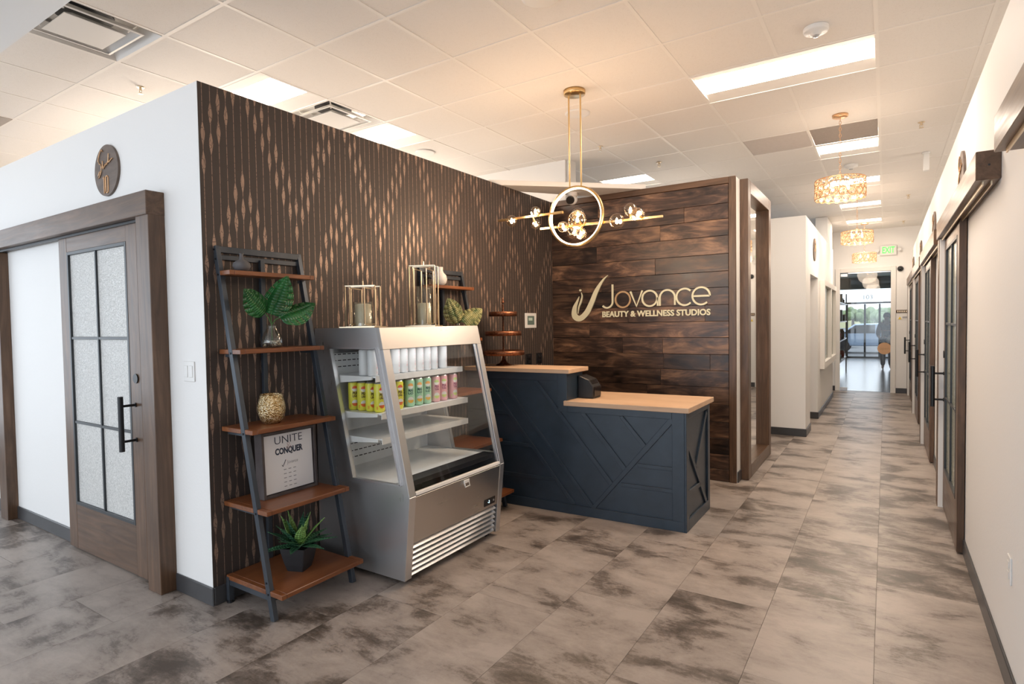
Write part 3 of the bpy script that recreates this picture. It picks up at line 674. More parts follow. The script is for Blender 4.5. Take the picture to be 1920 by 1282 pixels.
# ------------------------------------------------------------------ bubble chandelier
CX0, CY0 = -2.115, 4.25
ch = thing('bubble_chandelier', (CX0, CY0, 2.2), 'brass bubble chandelier with a glowing ring over the reception desk', 'chandelier')
MB().lathe([(.001, 0), (.088, 0), (.088, -.03), (.084, -.034), (.001, -.034)], (CX0, CY0, ZC), 36).build('canopy', M['gold'], ch)
for dx in (-.052, .052): MB().cyl((CX0+dx, CY0, ZC-.034), (CX0+dx, CY0, 2.672), .0065, n=10).build('rod', M['gold'], ch)
RR = .233; rc = (CX0, CY0, 2.442)
ringp = [(rc[0]+RR*math.cos(a), CY0, rc[2]+RR*math.sin(a)) for a in [2*PI*k/64 for k in range(64)]]
rg = MB(); n_ = 64
for k in range(n_):
    a0, a1 = 2*PI*k/n_, 2*PI*(k+1)/n_
    P_ = []
    for a in (a0, a1):
        for r_, y_ in ((RR+.012, -.014), (RR+.012, .014), (RR-.010, .014), (RR-.010, -.014)): P_.append((rc[0]+r_*math.cos(a), CY0+y_, rc[2]+r_*math.sin(a)))
    rg.add(P_, [(0, 1, 5, 4), (1, 2, 6, 5), (3, 0, 4, 7)], True)
rg.build('ring', M['gold'], ch)
led = MB()
for k in range(n_):
    a0, a1 = 2*PI*k/n_, 2*PI*(k+1)/n_; P_ = []
    for a in (a0, a1):
        for r_, y_ in ((RR-.010, .010), (RR-.013, .008), (RR-.013, -.009), (RR-.010, -.0142), (RR-.003, -.0145)): P_.append((rc[0]+r_*math.cos(a), CY0+y_, rc[2]+r_*math.sin(a)))
    led.add(P_, [(0, 1, 6, 5), (1, 2, 7, 6), (2, 3, 8, 7), (3, 4, 9, 8)], True)
led.build('led_strip', M['ringled'], ch)
MB().bar((-2.852, CY0-.03, 2.482), (-2.216, CY0-.03, 2.484), .018, .018).build('arm', M['gold'], ch, bevel=.001)
MB().bar((-2.463, CY0+.03, 2.380), (-1.407, CY0+.03, 2.368), .018, .018).build('arm', M['gold'], ch, bevel=.001)
bulbs = [(-2.687, -.075, 2.455, .051), (-2.447, -.08, 2.505, .044), (-2.505, .02, 2.423, .043), (-2.141, .09, 2.471, .056), (-2.18, .11, 2.353, .078), (-2.068, -.07, 2.399, .074), (-2.079, .02, 2.301, .048), (-2.205, -.05, 2.361, .045), (-1.741, -.05, 2.356, .059), (-1.661, .03, 2.444, .053), (-1.57, -.055, 2.385, .052)]
for x, dy, z, r_ in bulbs:
    c = (x, CY0+dy, z)
    g_ = MB().sphere(c, r_, 24, 14).build('globe', M['bulbglass'], ch)
    b_ = MB().lathe([(.001, -.022), (.011, -.016), (.012, .0), (.008, .018), (.001, .028)], c, 10).build('bulb', M['filament'], g_)
    barz = 2.483 if x < -2.3 and x != -2.205 else 2.374
    bary = CY0-.03 if barz > 2.4 else CY0+.03
    d_ = Vector((x, bary, barz))-Vector(c); L_ = d_.length
    if L_ > .01:
        d_.normalize(); MB().cyl(Vector(c)+d_*min(r_*.35, L_*.4), Vector(c)+d_*max(L_-.005, .01), .009, n=10).build('socket', M['gold'], g_)
point('chandelier_glow', (CX0, CY0-.02, 2.22), 15, WARM, .12)
point('chandelier_glow_left', (-2.55, CY0-.13, 2.46), 8, WARM, .08)
point('chandelier_glow_right', (-1.62, CY0-.1, 2.33), 9, WARM, .08)

# ------------------------------------------------------------------ crystal drum chandeliers in the hall
M['crystal'] = glassy('crystal', (1, .95, .88, 1), 1.9, .05, .12)
M['drumglow'] = emis('crystal_bulb', (1, .66, .36, 1), 14.0)
M['ring_gold'] = pbr('rose_gold_ring', (.80, .50, .28, 1), .3, .9)
dch = thing('crystal_chandelier', (0, 0, 0), 'crystal ring drum chandelier nearest in the hallway, on a long chain', 'chandelier', 'crystal drum chandeliers in the hallway')
MB().lathe([(.001, ZC), (.065, ZC), (.065, ZC-.02), (.055, ZC-.026), (.001, ZC-.026)], (0, 0, 0), 28).build('canopy', M['ring_gold'], dch)
chn = MB(); z_ = ZC-.026; k = 0
while z_ > 2.92:
    ax = (1, 0) if k % 2 else (0, 1)
    chn.tube([(ax[0]*.009*math.cos(a), ax[1]*.009*math.cos(a), z_-.016+.018*math.sin(a)) for a in [2*PI*q/8 for q in range(8)]], .0022, 5, True); z_ -= .029; k += 1
chn.build('chain', M['ring_gold'], dch)
fr_ = MB().sphere((0, 0, 2.885), .022)
for zz in (2.86, 2.69): fr_.tube([(.205*math.cos(a), .205*math.sin(a), zz) for a in [2*PI*q/32 for q in range(32)]], .004, 6, True)
for a in (0, PI/2, PI, 3*PI/2): fr_.cyl((0, 0, 2.88), (.205*math.cos(a), .205*math.sin(a), 2.86), .004, n=6)
fr_.build('frame', M['ring_gold'], dch)
random.seed(3)
for row, (zz, rr_) in enumerate(((2.83, .026), (2.775, .029), (2.715, .034))):
    nn = 20 if row < 2 else 18
    for q in range(nn):
        a = 2*PI*(q+.5*(row % 2))/nn; rad = .205
        c = Vector((rad*math.cos(a), rad*math.sin(a), zz+random.uniform(-.006, .006))); U = Vector((-math.sin(a), math.cos(a), 0)); V = Vector((0, 0, 1))
        rm = MB().tube([c+U*rr_*math.cos(b_)+V*rr_*math.sin(b_) for b_ in [2*PI*p/12 for p in range(12)]], .0042, 5, True).build('crystal_ring', M['ring_gold'], dch)
        n_ = Vector((math.cos(a), math.sin(a), 0)); P_ = [c+n_*.010]+[c+(U*math.cos(b_)+V*math.sin(b_))*rr_*.8 for b_ in [2*PI*p/8 for p in range(8)]]+[c-n_*.010]
        MB().add(P_, [(0, 1+p, 1+(p+1) % 8) for p in range(8)]+[(9, 1+(p+1) % 8, 1+p) for p in range(8)]).build('crystal', M['crystal'], rm)
for q in range(4):
    a = PI/4+q*PI/2
    MB().lathe([(.001, -.03), (.012, -.02), (.014, 0), (.008, .025), (.001, .035)], (.09*math.cos(a), .09*math.sin(a), 2.80), 10).build('bulb', M['drumglow'], dch)
c2 = copy_tree(dch, (-.363, 10.0, -.03), 'crystal ring drum chandelier in the middle of the hallway')
c3 = copy_tree(dch, (-.363, 13.45, -.06), 'crystal ring drum chandelier closest to the exit wall')
dch.location = (-.36, 6.16, 0)
c2.location.z = 0; c3.location.z = 0
for y_ in (6.16, 10.0, 13.45): point('hall_glow', (-.36, y_, 2.56), 9.5, (1, .80, .62), .2)

# ------------------------------------------------------------------ wall logo sign
sn = thing('wall_sign', (-2.2, YB-.02, 1.58), 'cream raised business sign with a swoosh emblem on the plank wall', 'sign')
YS = YB-.0195
def stroke(name, pts, wd, mat, closed=False, th=.014):
    n = len(pts); vs = []; 
    for i_, (x, z) in enumerate(pts):
        if closed: dx, dz = pts[(i_+1) % n][0]-pts[i_-1][0], pts[(i_+1) % n][1]-pts[i_-1][1]
        else:
            a = pts[max(i_-1, 0)]; b_ = pts[min(i_+1, n-1)]; dx, dz = b_[0]-a[0], b_[1]-a[1]
        L_ = math.hypot(dx, dz); nx, nz = -dz/L_, dx/L_; ww = wd[i_] if isinstance(wd, list) else wd
        for s_, y_ in ((1, YS), (-1, YS), (-1, YS+th), (1, YS+th)): vs.append((x+nx*s_*ww/2, y_, z+nz*s_*ww/2))
    m = n if closed else n-1; fs = []
    for k in range(m):
        a = k*4; b_ = ((k+1) % n)*4
        for q in range(4): fs.append((a+q, a+(q+1) % 4, b_+(q+1) % 4, b_+q))
    if not closed: fs += [(0, 1, 2, 3), tuple((n-1)*4+q for q in (3, 2, 1, 0))]
    return vs, fs
def letter(strokes, mat):
    mb = MB()
    for pts, wd, cl in strokes: mb.add(*stroke('', pts, wd, mat, cl))
    return mb.build('letter', mat, sn)
def arc(cx, cz, r, a0, a1, n=20, rz=None):
    rz = rz or r
    return [(cx+r*math.cos(math.radians(a0+(a1-a0)*k/n)), cz+rz*math.sin(math.radians(a0+(a1-a0)*k/n))) for k in range(n+1)]
cl_, tn = M['cream_letter'], M['tan_letter']; W_ = .018
zm, r_ = 1.818, .083       # centre line and radius of the round letters
letter([([(-2.470, 1.985), (-2.470, 1.80)]+arc(-2.535, 1.80, .065, 0, -140, 14), W_, False)], cl_)
letter([(arc(-2.353, zm, r_, 0, 360, 36)[:-1], W_, True)], tn)
letter([([(-2.268, 1.900), (-2.202, 1.742), (-2.136, 1.905)], W_, False)], cl_)
letter([(arc(-2.058, zm+.002, r_-.003, 0, 360, 36)[:-1], W_, True), ([(-1.972, 1.74), (-1.972, zm+.01)], W_, False)], cl_)
letter([([(-1.950, 1.74), (-1.950, zm)]+arc(-1.872, zm+.003, .078, 180, 0, 20)+[(-1.794, zm), (-1.794, 1.745)], W_, False)], cl_)
letter([(arc(-1.695, zm+.004, r_, 45, 315, 26), W_, False)], cl_)
letter([(arc(-1.533, zm+.008, r_+.002, 0, 312, 30), W_, False), ([(-1.61, zm+.008), (-1.450, zm+.008)], W_, False)], cl_)
wd_ = text('word', 'BEAUTY & WELLNESS STUDIOS', .083, (-2.019, YS+.014-.0005, 1.662), (1, 0, 0), (0, 0, 1), .012, cl_, sn, width=1.148, bold=.0028)
# emblem: broad swoosh curling up to a point, with a thin second blade and a dot
def cat(pts, n=10):
    out = []
    P_ = [pts[0]]+pts+[pts[-1]]
    for i_ in range(1, len(P_)-2):
        for k in range(n):
            t_ = k/n; q = []
            for c in range(len(pts[0])):
                p0, p1, p2, p3 = P_[i_-1][c], P_[i_][c], P_[i_+1][c], P_[i_+2][c]
                q.append(.5*((2*p1)+(-p0+p2)*t_+(2*p0-5*p1+4*p2-p3)*t_*t_+(-p0+3*p1-3*p2+p3)*t_**3))
            out.append(tuple(q))
    out.append(pts[-1]); return out
sw = cat([(-2.522, 2.086, .004), (-2.585, 2.03, .022), (-2.66, 1.92, .046), (-2.72, 1.79, .056), (-2.78, 1.685, .062), (-2.86, 1.625, .062), (-2.925, 1.655, .066), (-2.925, 1.74, .05), (-2.885, 1.83, .018), (-2.868, 1.87, .004)])
MB().add(*stroke('', [(p[0], p[1]) for p in sw], [p[2] for p in sw], cl_)).build('emblem_blade', cl_, sn)
sw = cat([(-2.885, 1.68, .004), (-2.873, 1.75, .014), (-2.848, 1.81, .02), (-2.832, 1.87, .012), (-2.842, 1.915, .003)])
MB().add(*stroke('', [(p[0], p[1]) for p in sw], [p[2] for p in sw], cl_)).build('emblem_blade', cl_, sn)
MB().cyl((-2.853, YS, 1.938), (-2.853, YS+.014, 1.938), .012, n=20).build('emblem_dot', cl_, sn)

# ------------------------------------------------------------------ ladder shelves
def ladder(yl, yr, label):
    t_ = thing('ladder_shelf', (-2.95, (yl+yr)/2, 0), label, 'shelf unit', 'ladder shelves against the patterned wall')
    s = .028
    def rx(z): return -2.762-.2185*z
    for y_ in (yl, yr):
        rl = MB().bar((rx(0), y_, 0), (rx(2.05), y_, 2.05), .034, s, up=(0, 1, 0)).build('side_rail', M['ladder'], t_, bevel=.0015)
        bt = MB()
        for z in (2.03, 1.975, 1.885, 1.44, .995, .565, .14, .20): bt.cyl((rx(z), y_-.018 if y_ == yl else y_+.018, z), (rx(z), y_-.012, z), .006, n=8)
        bt.build('bolt', M['bmetal'], rl)
        MB().box(-3.19, -3.162, y_-.014, y_+.014, 0, .15).build('rear_leg', M['ladder'], t_)
        MB().cyl((-3.176, y_, 0), (-3.176, y_, .012), .02, n=12).build('foot', M['bmetal'], t_)
        MB().box(-3.176, rx(.12), y_-.010, y_+.010, .105, .135).build('base_bar', M['ladder'], t_)
    MB().box(-2.80, -2.776, yl, yr, .10, .135).build('base_bar', M['ladder'], t_)
    MB().bar((rx(2.03), yl, 2.032), (rx(2.03), yr, 2.032), .034, .036).build('top_bar', M['ladder'], t_, bevel=.0015)
    MB().bar((rx(1.98)-.01, yl, 1.988), (rx(1.98)-.01, yr, 1.988), .02, .028).build('top_bar', M['ladder'], t_, bevel=.0015)
    ym = (yl+yr)/2; MB().box(-3.205, -3.18, ym-.014, ym+.014, 0.02, 1.99).build('back_post', M['ladder'], t_, bevel=.001)
    zs = [(1.907, -3.065), (1.462, -2.985), (1.020, -2.895), (.590, -2.785), (.160, -2.675)]
    for z, xf in zs:
        sh_ = B(-3.19, xf, yl+.018, yr-.004 if False else yr-.018, z-.026, z).build('shelf_board', M['shelf_wood'], t_, bevel=.003)
        MB().box(-3.17, rx(z)-.0, yl+.012, yl+.030, z-.045, z-.027).box(-3.17, rx(z), yr-.030, yr-.012, z-.045, z-.027).build('bracket', M['ladder'], sh_)
        # lug that carries the shelf in front of the rail
        if xf-rx(z) > .03: B(rx(z)+.018, xf, yl-.012, yl+.018, z-.026, z).build('shelf_nose', M['shelf_wood'], sh_, bevel=.002); B(rx(z)+.018, xf, yr-.018, yr+.012, z-.026, z).build('shelf_nose', M['shelf_wood'], sh_, bevel=.002); B(-3.19, rx(z)-.019, yl-.012, yl+.018, z-.026, z).build('shelf_nose', M['shelf_wood'], sh_, bevel=.002)
    return t_
ladder(1.868, 2.412, 'gunmetal ladder shelf with five brown boards, left of the steel cooler')
ladder(3.575, 4.120, 'gunmetal ladder shelf mostly hidden between the steel cooler and the desk')

# small grey vase
t_ = thing('bud_vase', (-3.12, 1.965, 1.907), 'small matte grey bud vase on the top board of the left ladder shelf', 'vase')
MB().lathe([(.001, 0), (.022, 0), (.040, .012), (.049, .030), (.045, .048), (.026, .062), (.012, .070), (.0105, .095), (.013, .105), (.010, .104), (.008, .09), (.008, .07)], (-3.12, 1.965, 1.907), 32).build('body', noisy('matte_grey_ceramic', (.10, .095, .10, 1), (.13, .125, .13, 1), 20, .7), t_)

# monstera stems in a glass vase
def monstera_leaf(mb, base, tip, normal, width, lobes=6, droop=.15):
    base = Vector(base); tip = Vector(tip); ax = tip-base; L_ = ax.length; ax.normalize(); nr = Vector(normal); nr = (nr-ax*nr.dot(ax)).normalized(); sd = ax.cross(nr).normalized()
    def P(u, v): # u along 0..1, v -1..1 across
        return base+ax*(u*L_)+sd*(v*width)-nr*(droop*L_*(u*u)*.6+abs(v)*abs(v)*width*.35)+nr*.004*math.sin(8*u)
    def hw(u):   # heart outline half width (0..1)
        u = max(0, min(1, u)); return (math.sin(PI*min(1, (u+.12)/1.12)**.75))**.75
    for sgn in (1, -1):
        # continuous inner blade
        n = 14; inner = []
        for k in range(n+1):
            u = k/n; inner.append((P(u, 0), P(u, sgn*hw(u)*.60)))
        for k in range(n):
            mb.add([inner[k][0], inner[k+1][0], inner[k+1][1], inner[k][1]], [(0, 1, 2, 3)], True)
        for q in range(lobes):
            u0 = -.02+q/lobes*.98; u1 = u0+1/lobes*.98
            g0 = u0+.010; g1 = u1-.010 if q < lobes-1 else 1.0
            vs = []
            for fr_ in (0, .35, .7, 1.0):
                s_ = .60+.40*fr_; lean = .05*fr_*(1-u0*.4); nrw = 1
                mid = (g0+g1)/2; a = mid-(mid-g0)*nrw; b_ = mid+(g1-mid)*nrw
                ha, hb = hw(max(0, a)), hw(min(.995, b_))
                hh = None
                vs += [P(min(1.02, a+lean), sgn*(hh or ha)*s_*(.97 if fr_ == 1 else 1)), P(min(1.03, b_+lean), sgn*(hh or hb)*s_*.98)]
            for k in range(3): mb.add([vs[2*k], vs[2*k+1], vs[2*k+3], vs[2*k+2]], [(0, 1, 2, 3)], True)
    return mb
def monstera(root, vtop, leaves):
    for bs, tp, nr, wd in leaves:
        lf = monstera_leaf(MB(), bs, tp, nr, wd).build('leaf', M['leaf'], root)
        so = lf.modifiers.new('solid', 'SOLIDIFY'); so.thickness = .0015
        v0 = Vector(vtop); b_ = Vector(bs); low = v0-Vector((0, 0, .10))
        MB().tube([low, v0, v0.lerp(b_, .5)+Vector((0, 0, .01)), b_, b_.lerp(Vector(tp), .5)-Vector((0, 0, .005))], [.003, .003, .003, .0025, .001], 6).build('stem', M['stem'], lf)
def glass_vase(loc, s=1.0):
    x, y, z = loc
    prof = [(.001, .002), (.050, .003), (.058, .012), (.060, .035), (.054, .065), (.036, .10), (.026, .122), (.028, .138), (.0265, .138), (.0245, .122), (.034, .10), (.052, .065), (.057, .035), (.055, .014), (.047, .007), (.001, .006)]
    return MB().lathe([(r*s, h*s) for r, h in prof], loc, 32)
random.seed(11)
VX = (-3.05, 2.10, 1.463)
t_ = thing('monstera_vase', VX, 'glass vase of pebbles with three monstera leaves on the left ladder shelf', 'plant')
glass_vase(VX).build('vase', M['vglass'], t_)
pm = [pbr('tan_pebble', (.35, .24, .15, 1), .5), pbr('cream_pebble', (.6, .54, .44, 1), .5), pbr('grey_pebble', (.16, .14, .13, 1), .5)]
pb_ = []
for k in range(3): pb_.append(MB())
for k in range(150):
    a = random.random()*2*PI; rr_ = .046*math.sqrt(random.random()); pb_[k % 3].sphere((VX[0]+rr_*math.cos(a), VX[1]+rr_*math.sin(a), VX[2]+.012+random.random()*.026), random.uniform(.004, .0075), 7, 5, .8)
for k in range(3): pb_[k].build('pebbles', pm[k], t_, kind='stuff')
vt = (VX[0], VX[1], VX[2]+.135)
monstera(t_, vt, [((-3.04, 2.09, 1.66), (-2.99, 2.165, 1.885), (.6, -.75, .15), .088),
                  ((-3.06, 2.065, 1.665), (-3.02, 1.925, 1.795), (.65, -.55, .5), .075),
                  ((-3.00, 2.12, 1.64), (-2.93, 2.31, 1.735), (.5, -.55, .7), .098)])
# gold mosaic votive
t_ = thing('votive_holder', (-3.04, 2.075, 1.02), 'gold mosaic glass votive on the middle board of the left ladder shelf', 'candle holder')
t2 = NT('gold_mosaic'); v_ = t2.n('ShaderNodeTexVoronoi'); t2.l(t2.coords((1, 1, 1)), v_.inputs['Vector']); v_.inputs['Scale'].default_value = 170
t2.l(t2.ramp(v_.outputs['Color'], [(.2, (.30, .17, .05, 1)), (.55, (.72, .52, .26, 1)), (.85, (.95, .85, .62, 1))]), t2.b.inputs['Base Color']); t2.b.inputs['Metallic'].default_value = .8; t2.b.inputs['Roughness'].default_value = .25; t2.bump(v_.outputs['Distance'], .8, .004)
MB().lathe([(.001, 0), (.045, 0), (.062, .02), (.076, .06), (.080, .09), (.073, .125), (.062, .165), (.060, .172), (.058, .165), (.068, .12), (.074, .09), (.068, .05), (.050, .012), (.001, .010)], (-3.04, 2.075, 1.02), 40).build('body', t2.m, t_)
# framed print leaning on the fourth board
t_ = thing('framed_print', (-3.0, 2.16, .59), 'framed white print reading unite conquer, on the left ladder shelf', 'picture')
M['pframe'] = noisy('dark_bronze_frame', (.055, .042, .042, 1), (.085, .07, .07, 1), 10, .45)
XF_ = -2.985; tilt = .04
def fx(z): return XF_-(z-.59)*tilt
def slab(y0_, y1_, z0_, z1_, d0, d1): # box sheared back with height
    vs = []
    for z in (z0_, z1_):
        for y in (y0_, y1_):
            for d in (d0, d1): vs.append((fx(z)-d, y, z))
    return vs, [(0, 1, 3, 2), (4, 6, 7, 5), (0, 4, 5, 1), (2, 3, 7, 6), (0, 2, 6, 4), (1, 5, 7, 3)]
y0, y1, z0, z1 = 1.976, 2.350, .590, .972
for a in ((y0, y0+.016, z0, z1), (y1-.016, y1, z0, z1), (y0+.016, y1-.016, z0, z0+.016), (y0+.016, y1-.016, z1-.016, z1)):
    MB().add(*slab(*a, 0, .07)).build('frame_side', M['pframe'], t_, bevel=.001)
MB().add(*slab(y0+.016, y1-.016, z0+.016, z1-.016, .020, .028)).build('backing', M['black'], t_)
pr = MB().add(*slab(y0+.022, y1-.022, z0+.022, z1-.022, .014, .0195)).build('print', pbr('white_print', (.74, .74, .76, 1), .3), t_)
ink = pbr('navy_ink', (.02, .03, .06, 1), .5); gink = pbr('grey_ink', (.25, .25, .28, 1), .5); pink_ = pbr('pale_ink', (.55, .42, .42, 1), .5)
def ptext(s, size, z, mat, width, bold=0, y=None):
    return text('lettering', s, size, (fx(z)-.0135, y or (y0+y1)/2, z), (0, 1, 0), (-tilt, 0, 1), .0006, mat, pr, width=width, bold=bold)
ptext('UNITE', .066, .912, ink, .19, -.0006); ptext('&', .06, .872, pink_, .035, -.001); ptext('CONQUER', .05, .846, ink, .19, .0022)
ptext('Jovance', .03, .775, gink, .075, -.0006, 2.185)
MB().tube([(fx(.79)-.0135, 2.138, .792), (fx(.77)-.0135, 2.125, .768), (fx(.75)-.0135, 2.117, .755), (fx(.75)-.0135, 2.111, .765)], .002, 5).build('emblem', ink, pr)
for r0 in range(5):
    for c0 in range(3):
        zz = .735-r0*.025; yy = 2.13+c0*.033
        MB().add(*slab(yy-.009, yy+.009, zz-.002, zz+.002, .0132, .014)).build('printed_mark', gink, pr)
# agave in a square black pot
AP = (-2.90, 2.135, .160)
t_ = thing('potted_agave', AP, 'green agave in a square black pot on the lowest board of the left ladder shelf', 'plant')
def sq(h, z): return [(AP[0]+h*math.cos(a)*1.414, AP[1]+h*math.sin(a)*1.414, AP[2]+z) for a in [math.radians(22)+PI/4+k*PI/2 for k in range(4)]]
mb = MB(); rings = [sq(.050, 0), sq(.061, .04), sq(.073, .10), sq(.079, .140), sq(.073, .140), sq(.069, .115)]
for a, b_ in zip(rings, rings[1:]): mb.add(a+b_, [(k, (k+1) % 4, 4+(k+1) % 4, 4+k) for k in range(4)])
mb.add(rings[0], [(0, 1, 2, 3)]).build('pot', pbr('black_resin', (.018, .019, .022, 1), .5), t_, bevel=.006, seg=2)
MB().add(sq(.070, .120), [(0, 1, 2, 3)]).build('soil', pbr('soil', (.02, .015, .012, 1), .9), t_)
def blade(base, direction, L_, wd, curl, up=(0, 0, 1)):
    base = Vector(base); d = Vector(direction).normalized(); side = d.cross(Vector((0, 0, 1))).normalized(); mb = MB(); n = 12; p = base.copy(); rows = []
    for k in range(n+1):
        u = k/n; wv_ = wd*(math.sin(PI*min(1, (.18+u*.82)))**.8)*(1 if u < .75 else 1)*(1-u**5); up_ = side.cross(d).normalized()
        rows.append([p+side*wv_*s_-up_*(0 if s_ == 0 else -wv_*.28*abs(s_)) for s_ in (-1, -.5, 0, .5, 1)])
        d = (d+Vector((0, 0, -curl/n))).normalized(); p = p+d*(L_/n)
    for a, b_ in zip(rows, rows[1:]):
        for q in range(4): mb.add([a[q], a[q+1], b_[q+1], b_[q]], [(0, 1, 2, 3)], True)
    return mb
random.seed(5)
for ringi, (cnt, el, L_, wd, curl) in enumerate(((8, 12, .20, .026, .25), (7, 34, .19, .029, .35), (5, 56, .21, .032, .22), (4, 76, .22, .026, .1))):
    for k in range(cnt):
        a = 2*PI*(k+.37*ringi)/cnt+random.uniform(-.15, .15); e = math.radians(el+random.uniform(-6, 6))
        d = (math.cos(a)*math.cos(e), math.sin(a)*math.cos(e), math.sin(e))
        lt = (ringi >= 2 and (k+ringi) % 2 == 0)
        o = blade((AP[0]+.012*math.cos(a), AP[1]+.012*math.sin(a), AP[2]+.13), d, L_*random.uniform(.9, 1.05), wd, curl).build('leaf', M['agave_light'] if lt else M['agave'], t_)
        so = o.modifiers.new('solid', 'SOLIDIFY'); so.thickness = .002
        if lt: o['label'] = 'lime green leaf'

# second shelf: white bottle vase and variegated monstera
t_ = thing('bottle_vase', (-3.10, 3.70, 1.907), 'white rounded bottle vase on the top board of the far ladder shelf', 'vase')
MB().lathe([(.001, 0), (.035, 0), (.056, .018), (.064, .050), (.058, .080), (.036, .105), (.030, .12), (.031, .15), (.028, .15), (.026, .12)], (-3.10, 3.70, 1.907), 32).build('body', pbr('white_ceramic', (.72, .70, .67, 1), .5), t_)
VX2 = (-3.04, 3.86, 1.463)
t_ = thing('monstera_vase', VX2, 'pale veined monstera leaves in a small vase behind the steel cooler', 'plant')
glass_vase(VX2, .95).build('vase', M['vglass'], t_)
gl_ = noisy('variegated_leaf', (.02, .09, .03, 1), (.42, .40, .18, 1), 14, .4, stretch=(1, 1, 1), rand=3)
sv = M['leaf']; M['leaf'] = gl_
monstera(t_, (VX2[0], VX2[1], VX2[2]+.13), [((-3.03, 3.85, 1.60), (-3.02, 3.72, 1.79), (.7, -.6, .2), .09), ((-3.0, 3.88, 1.60), (-2.93, 4.06, 1.72), (.65, -.6, .4), .09)])
M['leaf'] = sv

# ------------------------------------------------------------------ refrigerated display
FY0, FY1 = 2.522, 3.535
fr = thing('display_cooler', (-2.8, 3.03, 0), 'stainless steel open display cooler with slanted glass front, stocked with cans', 'cooler')
A_, B_, C_, D_, E_ = (-3.20, .035), (-2.43, .035), (-2.378, .550), (-2.600, 1.571), (-3.20, 1.571)
GTL, GBL, GBR, GTR = (-3.045, 1.443), (-2.852, .612), (-2.440, .620), (-2.622, 1.443)
def side(y_, th, outer_front=True):
    mb = MB()
    for poly in ([A_, B_, C_, GBR, GBL], [A_, GBL, GTL, E_], [E_, GTL, GTR, D_], [D_, GTR, GBR, C_]):
        mb.prism([(x, y_, z) for x, z in poly], (0, th, 0))
    return mb
for y_, th in ((FY0, .022), (FY1-.022, .022)):
    sp_ = side(y_, th).build('side_panel', M['steel_z'], fr)
    yo = y_-.006 if y_ == FY0 else y_+.022
    ed = MB()
    q = [GTL, GBL, GBR, GTR]
    for a, b_ in zip(q, q[1:]+q[:1]): ed.bar((a[0], yo+.003, a[1]), (b_[0], yo+.003, b_[1]), .012, .022, up=(0, 1, 0)) 
    ed.build('glass_trim', M['alum'], sp_)
    MB().prism([(x, y_+.008, z) for x, z in q], (0, .006, 0)).build('side_glass', M['glass'], fr)
yi0, yi1 = FY0+.022, FY1-.022
# top, back, header, corner posts
MB().box(-3.20, -2.602, yi0, yi1, 1.545, 1.571).build('top_panel', M['steel_y'], fr)
def fslope(z): # front plane x at height z above the kink
    return C_[0]+(D_[0]-C_[0])*(z-C_[1])/(D_[1]-C_[1])
def lslope(z): return B_[0]+(C_[0]-B_[0])*(z-B_[1])/(C_[1]-B_[1])
def fplate(y0_, y1_, z0_, z1_, th=.018, off=0, sl=fslope):
    vs = []
    for z in (z0_, z1_):
        for y in (y0_, y1_):
            for d in (off, off-th): vs.append((sl(z)+d, y, z))
    return MB().add(vs, [(0, 1, 3, 2), (4, 6, 7, 5), (0, 4, 5, 1), (2, 3, 7, 6), (0, 2, 6, 4), (1, 5, 7, 3)])
fplate(FY0-.0015, FY1+.0015, 1.436, 1.5715, .03, .003).build('header', M['steel_y'], fr, bevel=.002)
for y0_, y1_ in ((FY0-.0015, FY0+.058), (FY1-.05, FY1+.0015)):
    fplate(y0_, y1_, .552, 1.436, .03, .003).build('corner_post', M['steel_z'], fr, bevel=.002)
    fplate(y0_, y1_, .037, .551, .03, .003, lslope).build('corner_post', M['steel_z'], fr, bevel=.002)
fplate(FY0+.058, FY1-.05, .255, .545, .02, .0, lslope).build('front_panel', M['steel_y'], fr, bevel=.002)
MB().box(-3.19, -3.17, yi0, yi1, .05, 1.54).build('back_panel', M['steel_z'], fr)
MB().box(-3.16, -2.45, yi0, yi1, .05, .07).build('base_pan', M['steel_z'], fr)
# louvres
for k in range(6):
    z = .055+k*.034
    xl = lslope(z)
    MB().prism([(xl-.030, FY0+.058, z+.018), (xl-.002, FY0+.058, z-.004), (xl+.002, FY0+.058, z), (xl-.024, FY0+.058, z+.023)], (0, FY1-FY0-.125, 0)).build('louver', M['alum'], fr)
MB().box(-2.50, -2.49, yi0, yi1, .05, .25).build('louver_backing', M['black'], fr)
# interior
wi = MB().prism([(-3.10, yi0, 1.40), (-3.10, yi0, .60), (-3.165, yi0, .60), (-3.165, yi0, 1.40)], (0, yi1-yi0, 0))
bk = wi.build('inner_back', M['fwhite'], fr)
sl_ = MB()
for z in (1.393, 1.352, 1.310, .96, .84, .77, .72, .675):
    y_ = yi0+.04
    while y_ < yi1-.3: sl_.box(-3.1, -3.098, y_, y_+.028, z-.003, z+.003); y_ += .042
sl_.build('air_slots', M['black'], bk, kind='stuff')
MB().box(-3.10, -2.60, yi0, yi1, 1.44, 1.54).build('canopy_liner', M['fwhite'], fr)
MB().box(-3.15, -2.47, yi0, yi1, .585, .612).build('deck_tray', M['fwhite'], fr, bevel=.002)
MB().box(-2.52, -2.42, FY0+.06, FY1-.052, .60, .632).build('air_grille', M['black'], fr)
fplate(FY0+.06, FY1-.052, .552, .572, .02, .004).build('sill', M['white'], fr, bevel=.002)
shelves = [(1.262, -2.690), (1.030, -2.645), (.872, -2.645)]
